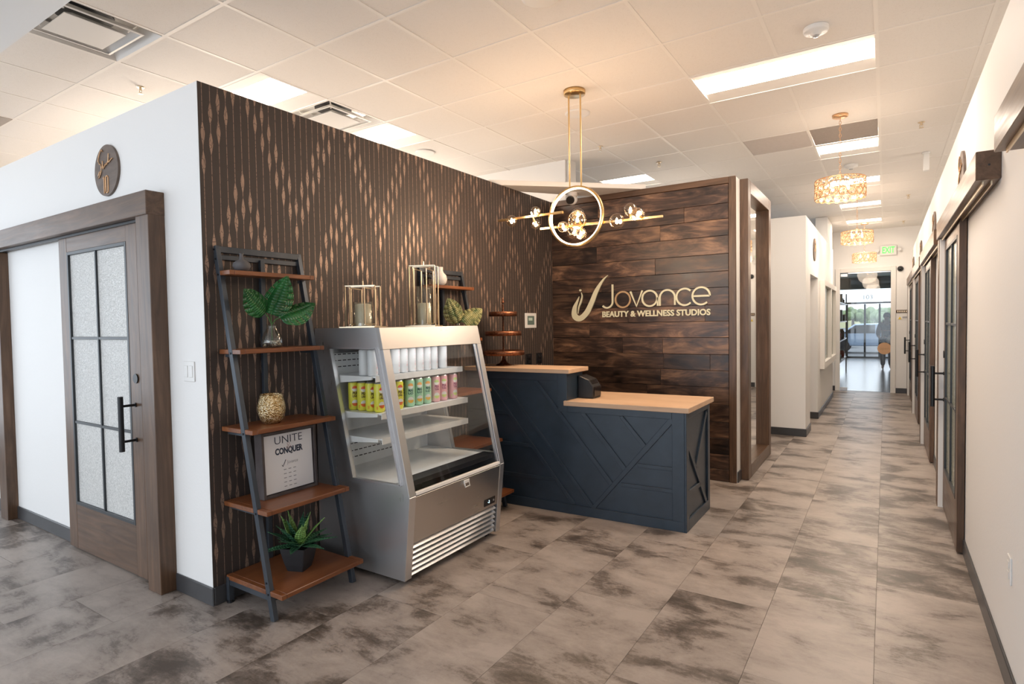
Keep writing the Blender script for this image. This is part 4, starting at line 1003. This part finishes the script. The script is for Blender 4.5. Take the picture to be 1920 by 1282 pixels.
for z, xf in shelves:
    s1 = MB().box(-3.08, xf, yi0+.025, yi1-.06, z-.008, z).build('cooler_shelf', M['fwhite'], fr)
    MB().box(xf, xf+.006, yi0+.025, yi1-.06, z-.035, z+.004).build('price_rail', M['white'], s1)
    MB().prism([(-3.08, yi0+.012, z), (xf-.02, yi0+.012, z), (xf-.02, yi0+.012, z-.02), (-3.08, yi0+.012, z-.055)], (0, .012, 0)).prism([(-3.08, yi1-.055, z), (xf-.02, yi1-.055, z), (xf-.02, yi1-.055, z-.02), (-3.08, yi1-.055, z-.055)], (0, .012, 0)).build('shelf_bracket', M['white'], s1)
# slanted front glass with its frame
fg = fplate(FY0+.058, FY1-.05, .575, 1.434, .006, -.012).build('front_glass', M['glass'], fr)
MB().bar((fslope(.575)-.013, FY1-.062, .575), (fslope(1.434)-.013, FY1-.062, 1.434), .012, .014, up=(0, 1, 0)).build('glass_edge', M['alum'], fg)
lt = fplate(3.045, 3.105, .512, .535, .01, .012, lslope).build('latch', M['white'], fr, bevel=.003)
MB().tube([(lslope(.51)+.01, 3.05, .515), (lslope(.51)+.018, 3.05, .49), (lslope(.51)+.018, 3.10, .49), (lslope(.51)+.01, 3.10, .515)], .005, 8).build('latch_ring', M['white'], lt)
ds = fplate(3.315, 3.445, .275, .325, .006, .004, lslope).build('control_display', M['black'], fr)
text('digits', '-3', .03, (lslope(.3)+.0045, 3.365, .30), (0, 1, 0), (0, 0, 1), .0008, emis('digit_glow', (.6, .9, 1, 1), 1.5), ds)
MB().cyl((lslope(.3), 3.425, .30), (lslope(.3)+.007, 3.425, .30), .008, n=14).build('knob', M['alum'], ds)
yl_ = pbr('yellow_sticker', (.75, .62, .03, 1), .5)
B(-2.50, -2.46, 2.62, 2.70, .612, .614).build('sticker', yl_, fr); B(-2.50, -2.455, 3.30, 3.42, .612, .614).build('sticker', yl_, fr)
for x in (-3.1, -2.50):
    for y in (FY0+.07, FY1-.07):
        c_ = MB().cyl((x, y-.012, .02), (x, y+.012, .02), .02, n=16).build('caster', M['black'], fr)
area('cooler_lamp', (-2.640, 3.03, 1.435), (0, 0, 0), .03, .9, .7, (.95, .97, 1))

# ------------------------------------------------------------------ cans and cups in the cooler
def canmat(nm, base, cap, bowl):
    t_ = NT(nm); g_ = t_.n('ShaderNodeTexCoord').outputs['Object']; sx_ = t_.n('ShaderNodeSeparateXYZ'); t_.l(g_, sx_.inputs[0])
    a_ = t_.math('ADD', t_.math('ARCTAN2', sx_.outputs[1], sx_.outputs[0]), math.radians(20)); u_ = t_.math('MULTIPLY', a_, .0345); z_ = sx_.outputs[2]
    def disc(zc, r_):
        d2 = t_.math('ADD', t_.math('POWER', t_.math('ABSOLUTE', u_), 2.0), t_.math('POWER', t_.math('ABSOLUTE', t_.math('SUBTRACT', z_, zc)), 2.0))
        return t_.math('LESS_THAN', d2, r_*r_)
    c_ = base
    for zc, r_, top, bot in ((.142, .019, cap, (.80, .76, .70, 1)), (.048, .021, (.80, .78, .72, 1), bowl)):
        ins = disc(zc, r_); up_ = t_.math('GREATER_THAN', z_, zc)
        c_ = t_.mix(ins, c_, t_.mix(up_, bot, top))
    side_ = t_.math('MULTIPLY', t_.math('LESS_THAN', t_.math('ABSOLUTE', t_.math('ADD', a_, .95)), .16), t_.math('LESS_THAN', t_.math('ABSOLUTE', t_.math('SUBTRACT', z_, .03)), .010))
    c_ = t_.mix(t_.math('MULTIPLY', side_, .6), c_, bowl)
    t_.l(c_, t_.b.inputs['Base Color']); t_.b.inputs['Roughness'].default_value = .3; return t_.m
cm = {'yellow': canmat('yellow_can_print', (.78, .72, .07, 1), (.75, .13, .06, 1), (.78, .16, .04, 1)),
      'green': canmat('green_can_print', (.40, .68, .46, 1), (.85, .40, .10, 1), (.85, .48, .08, 1)),
      'pink': canmat('pink_can_print', (.82, .44, .46, 1), (.55, .68, .22, 1), (.60, .70, .22, 1))}
winks = {'yellow': pbr('brown_ink', (.10, .05, .02, 1), .5), 'green': pbr('teal_ink', (.02, .09, .08, 1), .5), 'pink': pbr('plum_ink', (.30, .05, .14, 1), .5)}
R_c = .0345; H_c = .19
protos = {}
for colr in cm:
    o = thing('drink_can', (0, 0, 0), 'x', 'can', 'drink cans on the cooler shelf')
    MB().lathe([(.001, .004), (.024, .0), (.030, .004), (R_c, .014), (R_c, H_c-.018), (.031, H_c-.008)], (0, 0, 0), 24).build('can_body', cm[colr], o)
    MB().lathe([(.031, H_c-.008), (.0285, H_c), (.027, H_c), (.026, H_c-.005), (.001, H_c-.005)], (0, 0, 0), 24).build('can_lid', M['alum'], o)
    wds = MB()
    def wrap(me_o):
        for v in me_o.data.vertices:
            a = v.co.y/R_c-math.radians(20); rad = R_c+.0006+max(0, v.co.x)*.2
            v.co = Vector((rad*math.cos(a), rad*math.sin(a), v.co.z))
    wo = text('printed_word', 'MAI' if colr == 'green' else 'PEA' if colr == 'yellow' else 'PEA', .026, (0, 0, .112), (0, 1, 0), (0, 0, 1), .0004, winks[colr], o, width=.033, bold=.001); wrap(wo)
    wo = text('printed_word', 'LO' if colr == 'green' else 'UNC' if colr == 'yellow' else 'TUNG', .020, (0, 0, .092), (0, 1, 0), (0, 0, 1), .0004, winks[colr], o, width=.034, bold=.0008); wrap(wo)
    protos[colr] = [o, False]
ords = ['front', 'second', 'third', 'fourth']
cols = [('yellow', 2.625, 4), ('yellow', 2.708, 3), ('yellow', 2.795, 3), ('green', 2.905, 3), ('green', 2.99, 3), ('green', 3.075, 3), ('pink', 3.17, 3), ('pink', 3.255, 3), ('pink', 3.37, 3)]
cn = {'yellow': ['nearest the left glass', 'one column in from the left glass', 'beside the green cans'], 'green': ['beside the yellow cans', 'in the middle green column', 'beside the pink cans'], 'pink': ['beside the green cans', 'in the middle pink column', 'at the far right end']}
cnt = {'yellow': 0, 'green': 0, 'pink': 0}
def can_at(colr, loc, label, rz=0):
    pr_ = protos[colr]
    if not pr_[1]: o = pr_[0]; pr_[1] = True; o.location = loc; o['label'] = label
    else: o = copy_tree(pr_[0], loc, label)
    o.rotation_euler = (0, 0, rz)
lay = []
for colr, y_, n_ in cols:
    wl = cn[colr][cnt[colr]]; cnt[colr] += 1
    for k in range(n_):
        lay.append((colr, (-2.715-k*.079, y_+.002*((k*7) % 3), 1.0302), '%s drink can %s, %s in its column' % (colr, wl, ords[k] if k else 'frontmost'), random.uniform(-.25, .12)))
for a in lay: can_at(*a)
# tall white cups on the top shelf
cupm = NT('white_tube'); g_ = cupm.n('ShaderNodeTexCoord').outputs['Object']; sx_ = cupm.n('ShaderNodeSeparateXYZ'); cupm.l(g_, sx_.inputs[0])
an = cupm.math('ARCTAN2', sx_.outputs[1], sx_.outputs[0]); st_ = cupm.math('MULTIPLY', cupm.math('LESS_THAN', cupm.math('ABSOLUTE', cupm.math('SUBTRACT', an, .2)), .16), cupm.math('GREATER_THAN', cupm.noise(cupm.coords((1, 1, 60)), 3, 1), .52))
cupm.l(cupm.mix(st_, (.70, .695, .69, 1), (.75, .45, .45, 1)), cupm.b.inputs['Base Color']); cupm.b.inputs['Roughness'].default_value = .35
cp = thing('white_can', (0, 0, 0), 'x', 'can', 'tall white cans on the top cooler shelf')
MB().lathe([(.001, .002), (.024, 0), (.032, .006), (.033, .014), (.033, .158), (.030, .166)], (0, 0, 0), 24).build('can_body', cupm.m, cp)
MB().lathe([(.030, .166), (.028, .171), (.026, .167), (.001, .167)], (0, 0, 0), 24).build('can_lid', M['alum'], cp)
first = True
ys_ = [2.60, 2.80, 2.875, 2.955, 3.035, 3.11, 3.185, 3.29]
wn_ = ['by the left glass', 'second from the left glass', 'third from the left glass', 'fourth from the left glass', 'fourth from the right end', 'third from the right end', 'next to the right end one', 'standing apart at the right end']
for k, y_ in enumerate(ys_):
    for r0 in range(2):
        loc = (-2.742-r0*.078, y_, 1.2622); lb = 'tall white can on the top cooler shelf, %s, %s row' % (wn_[k], 'front' if r0 == 0 else 'back')
        if first: cp.location = loc; cp['label'] = lb; first = False
        else: copy_tree(cp, loc, lb)
for pr_ in protos.values():
    if not pr_[1]: bpy.data.objects.remove(pr_[0])

# ------------------------------------------------------------------ lanterns on the cooler
M['mercury'] = noisy('mercury_glass', (.35, .34, .32, 1), (.85, .84, .82, 1), 90, .18, .7)
M['candle'] = pbr('ivory_candle', (.80, .70, .52, 1), .5)
def lantern(c, s, h, gh, label, rot, ch_=.12):
    t_ = thing('candle_lantern', c, label, 'lantern', 'brass frame lanterns on the cooler'); b_ = .004
    x, y, z = c; ca, sa = math.cos(rot), math.sin(rot)
    def P(u, v, w_): return (x+u*ca-v*sa, y+u*sa+v*ca, z+w_)
    MB().prism([P(-s*.72, -s*.72, 0), P(s*.72, -s*.72, 0), P(s*.72, s*.72, 0), P(-s*.72, s*.72, 0)], (0, 0, .007)).build('base_plate', M['champ'], t_)
    # two interlocking rectangular hoops of slightly different height
    for k, (uu, hh, zz) in enumerate((((1, 0), h, .007), ((0, 1), h*.94, .012))):
        mb = MB(); e = s*.62
        for off in (-1, 1):
            if k == 0: pts = [P(-s*.62, off*s*.30, zz), P(-s*.62, off*s*.30, hh), P(s*.62, off*s*.30, hh), P(s*.62, off*s*.30, zz)]
            else: pts = [P(off*s*.30, -s*.62, zz+.01), P(off*s*.30, -s*.62, hh), P(off*s*.30, s*.62, hh), P(off*s*.30, s*.62, zz+.01)]
            for a, d in zip(pts, pts[1:]+pts[:1]): mb.bar(a, d, .007, .007)
        mb.build('frame_hoop', M['champ'], t_)
    MB().bar(P(-s*.3, 0, h), P(s*.3, 0, h), .006, .006).bar(P(0, 0, h), P(0, 0, h+.035), .008, .008).build('handle', M['champ'], t_)
    r_ = s*.40
    MB().lathe([(r_, .012), (r_, gh), (r_-.003, gh), (r_-.003, .012)], c, 28).build('glass_cylinder', M['vglass'], t_)
    MB().lathe([(r_-.012, .008), (r_-.012, gh*.93), (r_-.014, gh*.93), (r_-.014, .008)], c, 28).build('mercury_cup', M['mercury'], t_) if False else None
    MB().lathe([(.001, .008), (r_*.8, .008), (r_*.8, ch_), (r_*.5, ch_+.004), (.001, ch_)], c, 24).build('candle', M['candle'], t_)
    MB().cyl((x, y, z+ch_), (x, y, z+ch_+.01), .0012, n=5).build('wick', M['black'], t_)
    return t_
FT = 1.571
lantern((-2.925, 2.70, FT), .165, .275, .17, 'shorter brass frame lantern with a candle, on the near end of the cooler', .45, .155)
lantern((-2.87, 3.245, FT), .155, .445, .30, 'taller brass frame lantern with a candle, on the far end of the cooler', .45, .17)

# ------------------------------------------------------------------ reception desk
dk = thing('reception_desk', (-2.2, 4.5, 0), 'dark navy two-level reception desk with angled batten trim', 'desk')
def SH(x, y): return y+.045*(x+1.25)
def sbox(x0, x1, y0_, y1_, z0, z1):
    vs = [(x, SH(x, y), z) for z in (z0, z1) for y in (y0_, y1_) for x in (x0, x1)]
    return vs, [(0, 2, 3, 1), (4, 5, 7, 6), (0, 1, 5, 4), (2, 6, 7, 3), (0, 4, 6, 2), (1, 3, 7, 5)]
FYD = 4.285; XL_, XM, XE = XW+.004, -2.205, -1.252
def SB(*a): return MB().add(*sbox(*a))
b0 = SB(XL_, XE, FYD, FYD+.02, .0, .899); b0.add(*sbox(XL_, XM, FYD, FYD+.02, .899, 1.164)); b0.build('front_panel', M['navy'], dk)
SB(XE-.02, XE, FYD+.02, FYD+.64, 0, .899).build('end_panel', M['navy'], dk)
SB(XM-.02, XM, FYD+.02, FYD+.28, .94, 1.164).build('riser_panel', M['navy'], dk)
SB(XL_, XM-.02, FYD+.26, FYD+.28, .0, 1.164).build('back_panel', M['navy'], dk)
pz = FYD-.012
def batten(x0, z0, x1, z1, wd=.036, nm='batten', th=.012, top=None):
    dx, dz = x1-x0, z1-z0; L_ = math.hypot(dx, dz); nx, nz = -dz/L_*wd/2, dx/L_*wd/2
    q = [(x0+nx, z0+nz), (x0-nx, z0-nz), (x1-nx, z1-nz), (x1+nx, z1+nz)]
    if top is not None: q = [(a, min(b_, top)) for a, b_ in q]
    q = [(a, max(b_, .076)) for a, b_ in q]
    vs = [(x, SH(x, FYD)-th, z) for x, z in q]+[(x, SH(x, FYD)+.001, z) for x, z in q]
    return MB().add(vs, [(0, 1, 2, 3), (7, 6, 5, 4), (0, 4, 5, 1), (1, 5, 6, 2), (2, 6, 7, 3), (3, 7, 4, 0)]).build(nm, M['navy'], dk, bevel=.002)
SB(XL_, XE, FYD-.016, FYD, 0, .078).build('bottom_rail', M['navy'], dk, bevel=.002)
SB(XE-.092, XE, FYD-.016, FYD, .078, .899).build('front_stile', M['navy'], dk, bevel=.002)
SB(XM-.084, XM, FYD-.016, FYD, .845, 1.164).build('front_stile', M['navy'], dk, bevel=.002)
SB(XM, XE-.092, FYD-.016, FYD, .845, .899).build('top_rail', M['navy'], dk, bevel=.002)
SB(XL_, XM-.084, FYD-.016, FYD, 1.098, 1.164).build('top_rail', M['navy'], dk, bevel=.002)
batten(-3.0, 1.08, -2.155, .078, .034, top=1.098); batten(-2.844, 1.098, -1.985, .072, top=1.098); batten(-2.495, 1.098, -1.815, .275, top=1.098)
batten(-2.074, .85, -1.70, .405); batten(-1.745, .85, -1.54, .60, top=.846)
batten(-1.984, .070, -1.338, .850, .044, th=.014)
batten(-1.612, .467, -1.342, .467, .03); batten(-1.75, .299, -1.342, .299, .03)
batten(-3.20, .80, -2.775, .80, .03); batten(-3.20, .533, -2.55, .533, .03); batten(-3.20, .266, -2.325, .266, .03)
# end panel trim on the +X face
def ebat(y0_, z0, y1_, z1, wd=.04, nm='batten', th=.014):
    dy, dz = y1_-y0_, z1-z0; L_ = math.hypot(dy, dz); ny, nz = -dz/L_*wd/2, dy/L_*wd/2
    q = [(y0_+ny, z0+nz), (y0_-ny, z0-nz), (y1_-ny, z1-nz), (y1_+ny, z1+nz)]
    return MB().prism([(XE-.001, y, max(z, .08)) for y, z in q], (th+.001, 0, 0)).build(nm, M['navy'], dk, bevel=.002)
ya, yb_ = FYD-.016, FYD+.66
B(XE, XE+.016, ya, ya+.062, 0, .899).build('end_stile', M['navy'], dk, bevel=.002); B(XE, XE+.016, yb_-.06, yb_, 0, .899).build('end_stile', M['navy'], dk, bevel=.002)
B(XE, XE+.016, ya+.062, yb_-.06, 0, .085).build('end_rail', M['navy'], dk, bevel=.002); B(XE, XE+.016, ya+.062, yb_-.06, .85, .899).build('end_rail', M['navy'], dk, bevel=.002)
ebat(4.86, .83, 4.54, .43); ebat(4.32, .66, 4.84, .09); ebat(4.33, .283, 4.66, .275)
def ctop(x0, x1, y0_, y1_, z0, z1, label):
    o = SB(x0, x1, y0_, y1_, z0, z1).build('desk_top', M['butcher_x'], dk, bevel=.004, seg=2); o['label'] = label; return o
ctop(-2.225, -1.212, FYD-.04, FYD+.70, .8995, .9395, 'pale maple lower top')
ctop(XL_, -2.172, FYD-.045, FYD+.33, 1.1645, 1.2, 'pale maple raised top')
# black terminal behind the riser
t_ = thing('payment_terminal', (-2.15, 4.52, .94), 'black angular terminal on the lower desk top against the riser', 'terminal')
MB().prism([(-2.20, 4.42, .9405), (-2.06, 4.42, .9405), (-2.055, 4.42, 1.035), (-2.10, 4.42, 1.10), (-2.20, 4.42, 1.135)], (0, .16, 0)).build('body', M['black'], t_, bevel=.006)
MB().prism([(-2.052, 4.435, .96), (-2.052, 4.435, 1.03), (-2.096, 4.435, 1.095), (-2.096, 4.435, 1.09)], (0, .13, 0)).build('screen', pbr('dark_screen', (.01, .01, .012, 1), .1), t_)
# cake stand
CS = (-2.955, 4.42, 1.2)
t_ = thing('cake_stand', CS, 'three-tier antique copper cake stand on the raised desk top', 'cake stand')
MB().lathe([(.001, 0), (.075, 0), (.072, .006), (.04, .02), (.02, .045), (.012, .075), (.010, .12)], CS, 28).build('foot', M['copper'], t_)
for zz, rr_ in ((.122, .190), (.300, .165), (.478, .128)):
    MB().lathe([(.001, zz), (rr_-.012, zz), (rr_-.004, zz-.026), (rr_+.002, zz-.028), (rr_+.002, zz+.012), (rr_-.004, zz+.014), (rr_-.006, zz+.006), (.001, zz+.004)], CS, 40, .0).build('tier', M['copper'], t_)
tw = MB()
for k in range(3):
    pts = [(CS[0]+.006*math.cos(2*PI*(j/8)+k*2*PI/3), CS[1]+.006*math.sin(2*PI*(j/8)+k*2*PI/3), CS[2]+.12+j*.0125) for j in range(36)]
    tw.tube(pts, .0035, 5)
tw.build('stem', M['copper'], t_)
MB().lathe([(.001, .565), (.012, .572), (.014, .582), (.006, .595), (.009, .605), (.001, .622)], CS, 14).build('finial', M['copper'], t_)

# ------------------------------------------------------------------ shop beyond the glass door
SY = 26.6
struct('floor_shop', B(-6, 6, YE+.12, SY+.1, -.03, 0), noisy('shop_floor', (.16, .16, .17, 1), (.24, .24, .25, 1), 2, .22))
struct('ceiling_shop', B(-6, 6, YE+.12, SY+.1, 3.15, 3.25), M['shelfgreen'])
struct('wall_shop', MB().box(-3.1, -3.0, YE+.12, SY, 0, 3.2).box(3.0, 3.1, YE+.12, SY, 0, 3.2).box(-3, 3, SY, SY+.1, 2.71, 3.2), pbr('shop_wall', (.14, .17, .15, 1), .7))
sf = sempty('window_shop', (-.4, SY, 0))
M['mull'] = pbr('dark_mullion', (.05, .055, .05, 1), .5)
for x in (-2.6, -1.3, -.69, -.20, .9, 2.4): B(x-.035, x+.035, SY-.02, SY+.06, 0, 2.12).build('mullion', M['mull'], sf)
for z in (.02, 2.16): B(-3, 3, SY-.02, SY+.06, z-.03, z+.04).build('transom_bar', M['mull'], sf)
B(-3, 3, SY+.0, SY+.012, .06, 2.12).build('glass_pane', M['glass'], sf); B(-3, 3, SY+.0, SY+.012, 2.2, 2.71).build('glass_pane', M['glass'], sf)
text('lettering', '103', .24, (-.60, SY-.004, 2.38), (1, 0, 0), (0, 0, 1), .004, pbr('grey_vinyl', (.35, .37, .38, 1), .6), sf, width=.3)
# shop shelving on the left and right
def shop_shelf(name, x0, x1, y0_, y1_, zs, label, n=6):
    t_ = thing(name, ((x0+x1)/2, (y0_+y1_)/2, 0), label, 'shelf unit')
    for x in (x0, x1-.03):
        for y in (y0_, y1_-.03): B(x, x+.03, y, y+.03, 0, max(zs)+.3).build('upright', M['bmetal'], t_)
    for z in zs: B(x0, x1, y0_, y1_, z-.03, z).build('shelf_board', M['shelf_wood'], t_)
    return t_
shop_shelf('shop_shelf', -1.45, -.98, 16.5, 20.0, (.45, 1.0, 1.5, 2.0), 'dark stocked shelf unit along the left inside the shop')
random.seed(9)
gm = [pbr('good_%d' % k, c, .5) for k, c in enumerate([(.55, .12, .08, 1), (.6, .45, .15, 1), (.5, .5, .48, 1), (.08, .14, .12, 1), (.35, .18, .08, 1)])]
places = ['lowest', 'second', 'third', 'top']; pos = ['near end', 'middle', 'far end']
for iz, z in enumerate((.45, 1.0, 1.5, 2.0)):
    for ky, y_ in enumerate((16.8, 18.2, 19.6)):
        kk = random.randrange(5); h_ = random.uniform(.14, .3)
        t_ = thing('storage_box' if kk % 2 else 'jar', (-1.1, y_, z), 'coloured %s at the %s of the %s board of the left shop shelf' % ('box' if kk % 2 else 'jar', pos[ky], places[iz]), 'box' if kk % 2 else 'jar')
        if kk % 2:
            B(-1.22, -1.0, y_-.12, y_+.12, z, z+h_).build('body', gm[kk], t_, bevel=.008); B(-1.225, -.995, y_-.125, y_+.125, z+h_, z+h_+.02).build('lid', gm[(kk+1) % 5], t_, bevel=.004)
        else:
            MB().lathe([(.001, 0), (.07, 0), (.08, .02), (.08, h_*.8), (.05, h_*.9), (.05, h_)], (-1.1, y_, z), 18).build('body', gm[kk], t_); MB().lathe([(.055, h_*.93), (.055, h_+.015), (.001, h_+.015)], (-1.1, y_, z), 18).build('lid', gm[(kk+2) % 5], t_)
t_ = thing('counter_cabinet', (-1.1, 15.9, 0), 'reddish brown cabinet just inside the shop on the left', 'cabinet')
B(-1.5, -.98, 15.3, 16.4, .05, .62).build('body', pbr('cherry_wood', (.16, .045, .03, 1), .35), t_, bevel=.01); B(-1.52, -.96, 15.28, 16.42, .62, .66).build('top', pbr('cherry_top', (.2, .06, .04, 1), .3), t_, bevel=.006); B(-.978, -.966, 15.34, 16.36, .18, .21).build('handle', M['alum'], t_)
shop_shelf('shop_rack', -.08, .45, 20.2, 20.6, (.55, 1.22), 'open rack at the right inside the shop')
# a shopper, dark hair and dark clothes, standing behind the rack
pn = thing('person', (.03, 21.0, 0), 'person with dark hair in dark clothes standing in the shop', 'person')
def skin(name, pts, edges, rad, mat):
    me = bpy.data.meshes.new(name); off = Vector(ORG[pn.name]); me.from_pydata([tuple(Vector(p)) for p in pts], edges, []); o = bpy.data.objects.new(name, me); COL.objects.link(o); o.parent = pn
    o.modifiers.new('skin', 'SKIN'); 
    for v, r_ in zip(me.skin_vertices[0].data if me.skin_vertices else [], rad): v.radius = (r_, r_)
    return o
def body(name, pts, edges, rad, mat, parent, root=0, sub=1):
    me = bpy.data.meshes.new(name); me.from_pydata(pts, edges, []); o = bpy.data.objects.new(name, me); COL.objects.link(o); o.parent = parent
    md = o.modifiers.new('skin', 'SKIN')
    if not me.skin_vertices:
        bm = bmesh.new(); bm.from_mesh(me); ly = bm.verts.layers.skin.verify(); bm.to_mesh(me); bm.free()
    for k, v in enumerate(me.skin_vertices[0].data): v.radius = rad[k] if isinstance(rad[k], tuple) else (rad[k], rad[k]); v.use_root = (k == root)
    s_ = o.modifiers.new('sub', 'SUBSURF'); s_.levels = sub; s_.render_levels = sub; me.materials.append(mat); return o
skn = pbr('skin_tone', (.5, .3, .2, 1), .5); cloth = pbr('dark_cloth', (.02, .025, .035, 1), .8)
P_ = [(0, 0, .95), (0, 0, 1.15), (0, 0, 1.36), (0, -.01, 1.46), (0, -.03, 1.56), (0, -.03, 1.64),
      (.17, 0, 1.38), (.24, -.02, 1.12), (.20, -.18, .98), (.18, -.26, .98), (-.17, 0, 1.38), (-.24, -.02, 1.12), (-.20, -.18, .98), (-.18, -.26, .98),
      (.09, 0, .90), (.10, -.01, .50), (.10, .02, .09), (.11, -.12, .04), (-.09, 0, .90), (-.10, -.01, .50), (-.10, .02, .09), (-.11, -.12, .04)]
E2 = [(0, 1), (1, 2), (2, 3), (3, 4), (4, 5), (2, 6), (6, 7), (7, 8), (8, 9), (2, 10), (10, 11), (11, 12), (12, 13), (0, 14), (14, 15), (15, 16), (16, 17), (0, 18), (18, 19), (19, 20), (20, 21)]
RD = [.13, .12, .14, .05, .085, .08, .06, .045, .032, .035, .06, .045, .032, .035, .085, .06, .04, .035, .085, .06, .04, .035]
body('body', P_, E2, RD, skn, pn)
Pc = [(0, 0, .93), (0, 0, 1.15), (0, 0, 1.35), (.17, 0, 1.38), (.24, -.02, 1.12), (.21, -.15, 1.0), (-.17, 0, 1.38), (-.24, -.02, 1.12), (-.21, -.15, 1.0)]
body('jacket', Pc, [(0, 1), (1, 2), (2, 3), (3, 4), (4, 5), (2, 6), (6, 7), (7, 8)], [.155, .145, .155, .075, .06, .05, .075, .06, .05], cloth, pn)
body('trousers', [(0, 0, .95), (.09, 0, .88), (.10, -.01, .5), (.10, .01, .1), (-.09, 0, .88), (-.10, -.01, .5), (-.10, .01, .1)], [(0, 1), (1, 2), (2, 3), (0, 4), (4, 5), (5, 6)], [.15, .10, .08, .065, .10, .08, .065], pbr('dark_trousers', (.03, .03, .04, 1), .8), pn)
hr = MB().sphere((.03, 21.0, 1.635), .10, 16, 10, 1.05).build('hair', pbr('dark_hair', (.015, .01, .008, 1), .6), pn)
t_ = thing('pendant_globe', (.09, 18, .9), 'white round paper lamp on the shop stand', 'lamp')
MB().sphere((.12, 18, .98), .11, 20, 12).build('globe', pbr('white_paper', (.85, .85, .85, 1), .6), t_); MB().cyl((.12, 18, 0), (.12, 18, .88), .01, n=8).build('stand', M['bmetal'], t_)
# outside: ground, cars, trees, hills
struct('ground_outside', B(-60, 60, SY+.1, 140, -.16, -.05), pbr('asphalt', (.20, .20, .21, 1), .9))
def car(x, y, col, label):
    t_ = thing('car', (x, y, -.05), label, 'car'); mt = pbr('car_paint', col, .25, .3)
    prof = [(-2.2, .35), (-2.15, .75), (-1.5, .88), (-.9, 1.35), (.7, 1.38), (1.4, .95), (2.1, .85), (2.2, .5), (2.15, .35)]
    MB().prism([(x+a, y-.85, b_-.05) for a, b_ in prof], (0, 1.7, 0)).build('body', mt, t_, bevel=.05, seg=2)
    MB().prism([(x-1.35, y-.856, .88), (x-.85, y-.856, 1.25), (x-.1, y-.856, 1.27), (x-.1, y-.856, .88)], (0, .01, 0)).prism([(x, y-.856, .88), (x, y-.856, 1.27), (x+.62, y-.856, 1.27), (x+1.15, y-.856, .9)], (0, .01, 0)).build('side_window', M['black'], t_)
    for a in (-1.4, 1.4): MB().cyl((x+a, y-.88, .28), (x+a, y-.68, .28), .32, n=24).cyl((x+a, y+.68, .28), (x+a, y+.88, .28), .32, n=24).build('wheel', M['black'], t_)
car(-.3, 31.5, (.35, .45, .60, 1), 'pale blue car parked right outside the shop window')
car(-3.6, 37, (.7, .72, .75, 1), 'silver car parked farther out in the lot')
lf_ = noisy('distant_foliage', (.10, .16, .06, 1), (.28, .34, .18, 1), 3, .8)
def tree(x, y, h_, r_, label):
    t_ = thing('tree', (x, y, -.05), label, 'tree'); MB().cyl((x, y, -.05), (x, y, h_*.55), .18, .1, n=8).build('trunk', pbr('bark', (.12, .09, .07, 1), .9), t_)
    rnd = random.Random(int(x*10)+int(h_*7)); mb = MB()
    for k in range(26):
        a = rnd.random()*6.28; e = rnd.uniform(-.6, 1.2); q = rnd.uniform(.4, .85)*r_
        mb.sphere((x+q*math.cos(a)*math.cos(e), y+q*math.sin(a)*math.cos(e), h_*.68+q*math.sin(e)*.8), r_*rnd.uniform(.25, .42), 8, 6)
    mb.build('foliage', lf_, t_)
tree(-2.55, 62, 2.6, 1.0, 'round tree seen through the left pane of the shop window')
tree(-1.0, 70, 2.3, 1.3, 'low broad tree seen through the middle pane of the shop window')
tree(.2, 66, 2.5, 1.2, 'tree seen through the right pane of the shop window')
struct('ground_hills', MB().add([(-60, 110, -.1), (60, 110, -.1), (60, 112, 1.6), (20, 112, 2.0), (0, 112, 1.3), (-20, 112, 2.2), (-60, 112, 1.5)], [(0, 1, 2, 3, 4, 5, 6)]).box(-60, 60, 112.1, 113, -.1, 1.2), pbr('dry_hill', (.42, .40, .24, 1), .9))
bpy.context.view_layer.update()
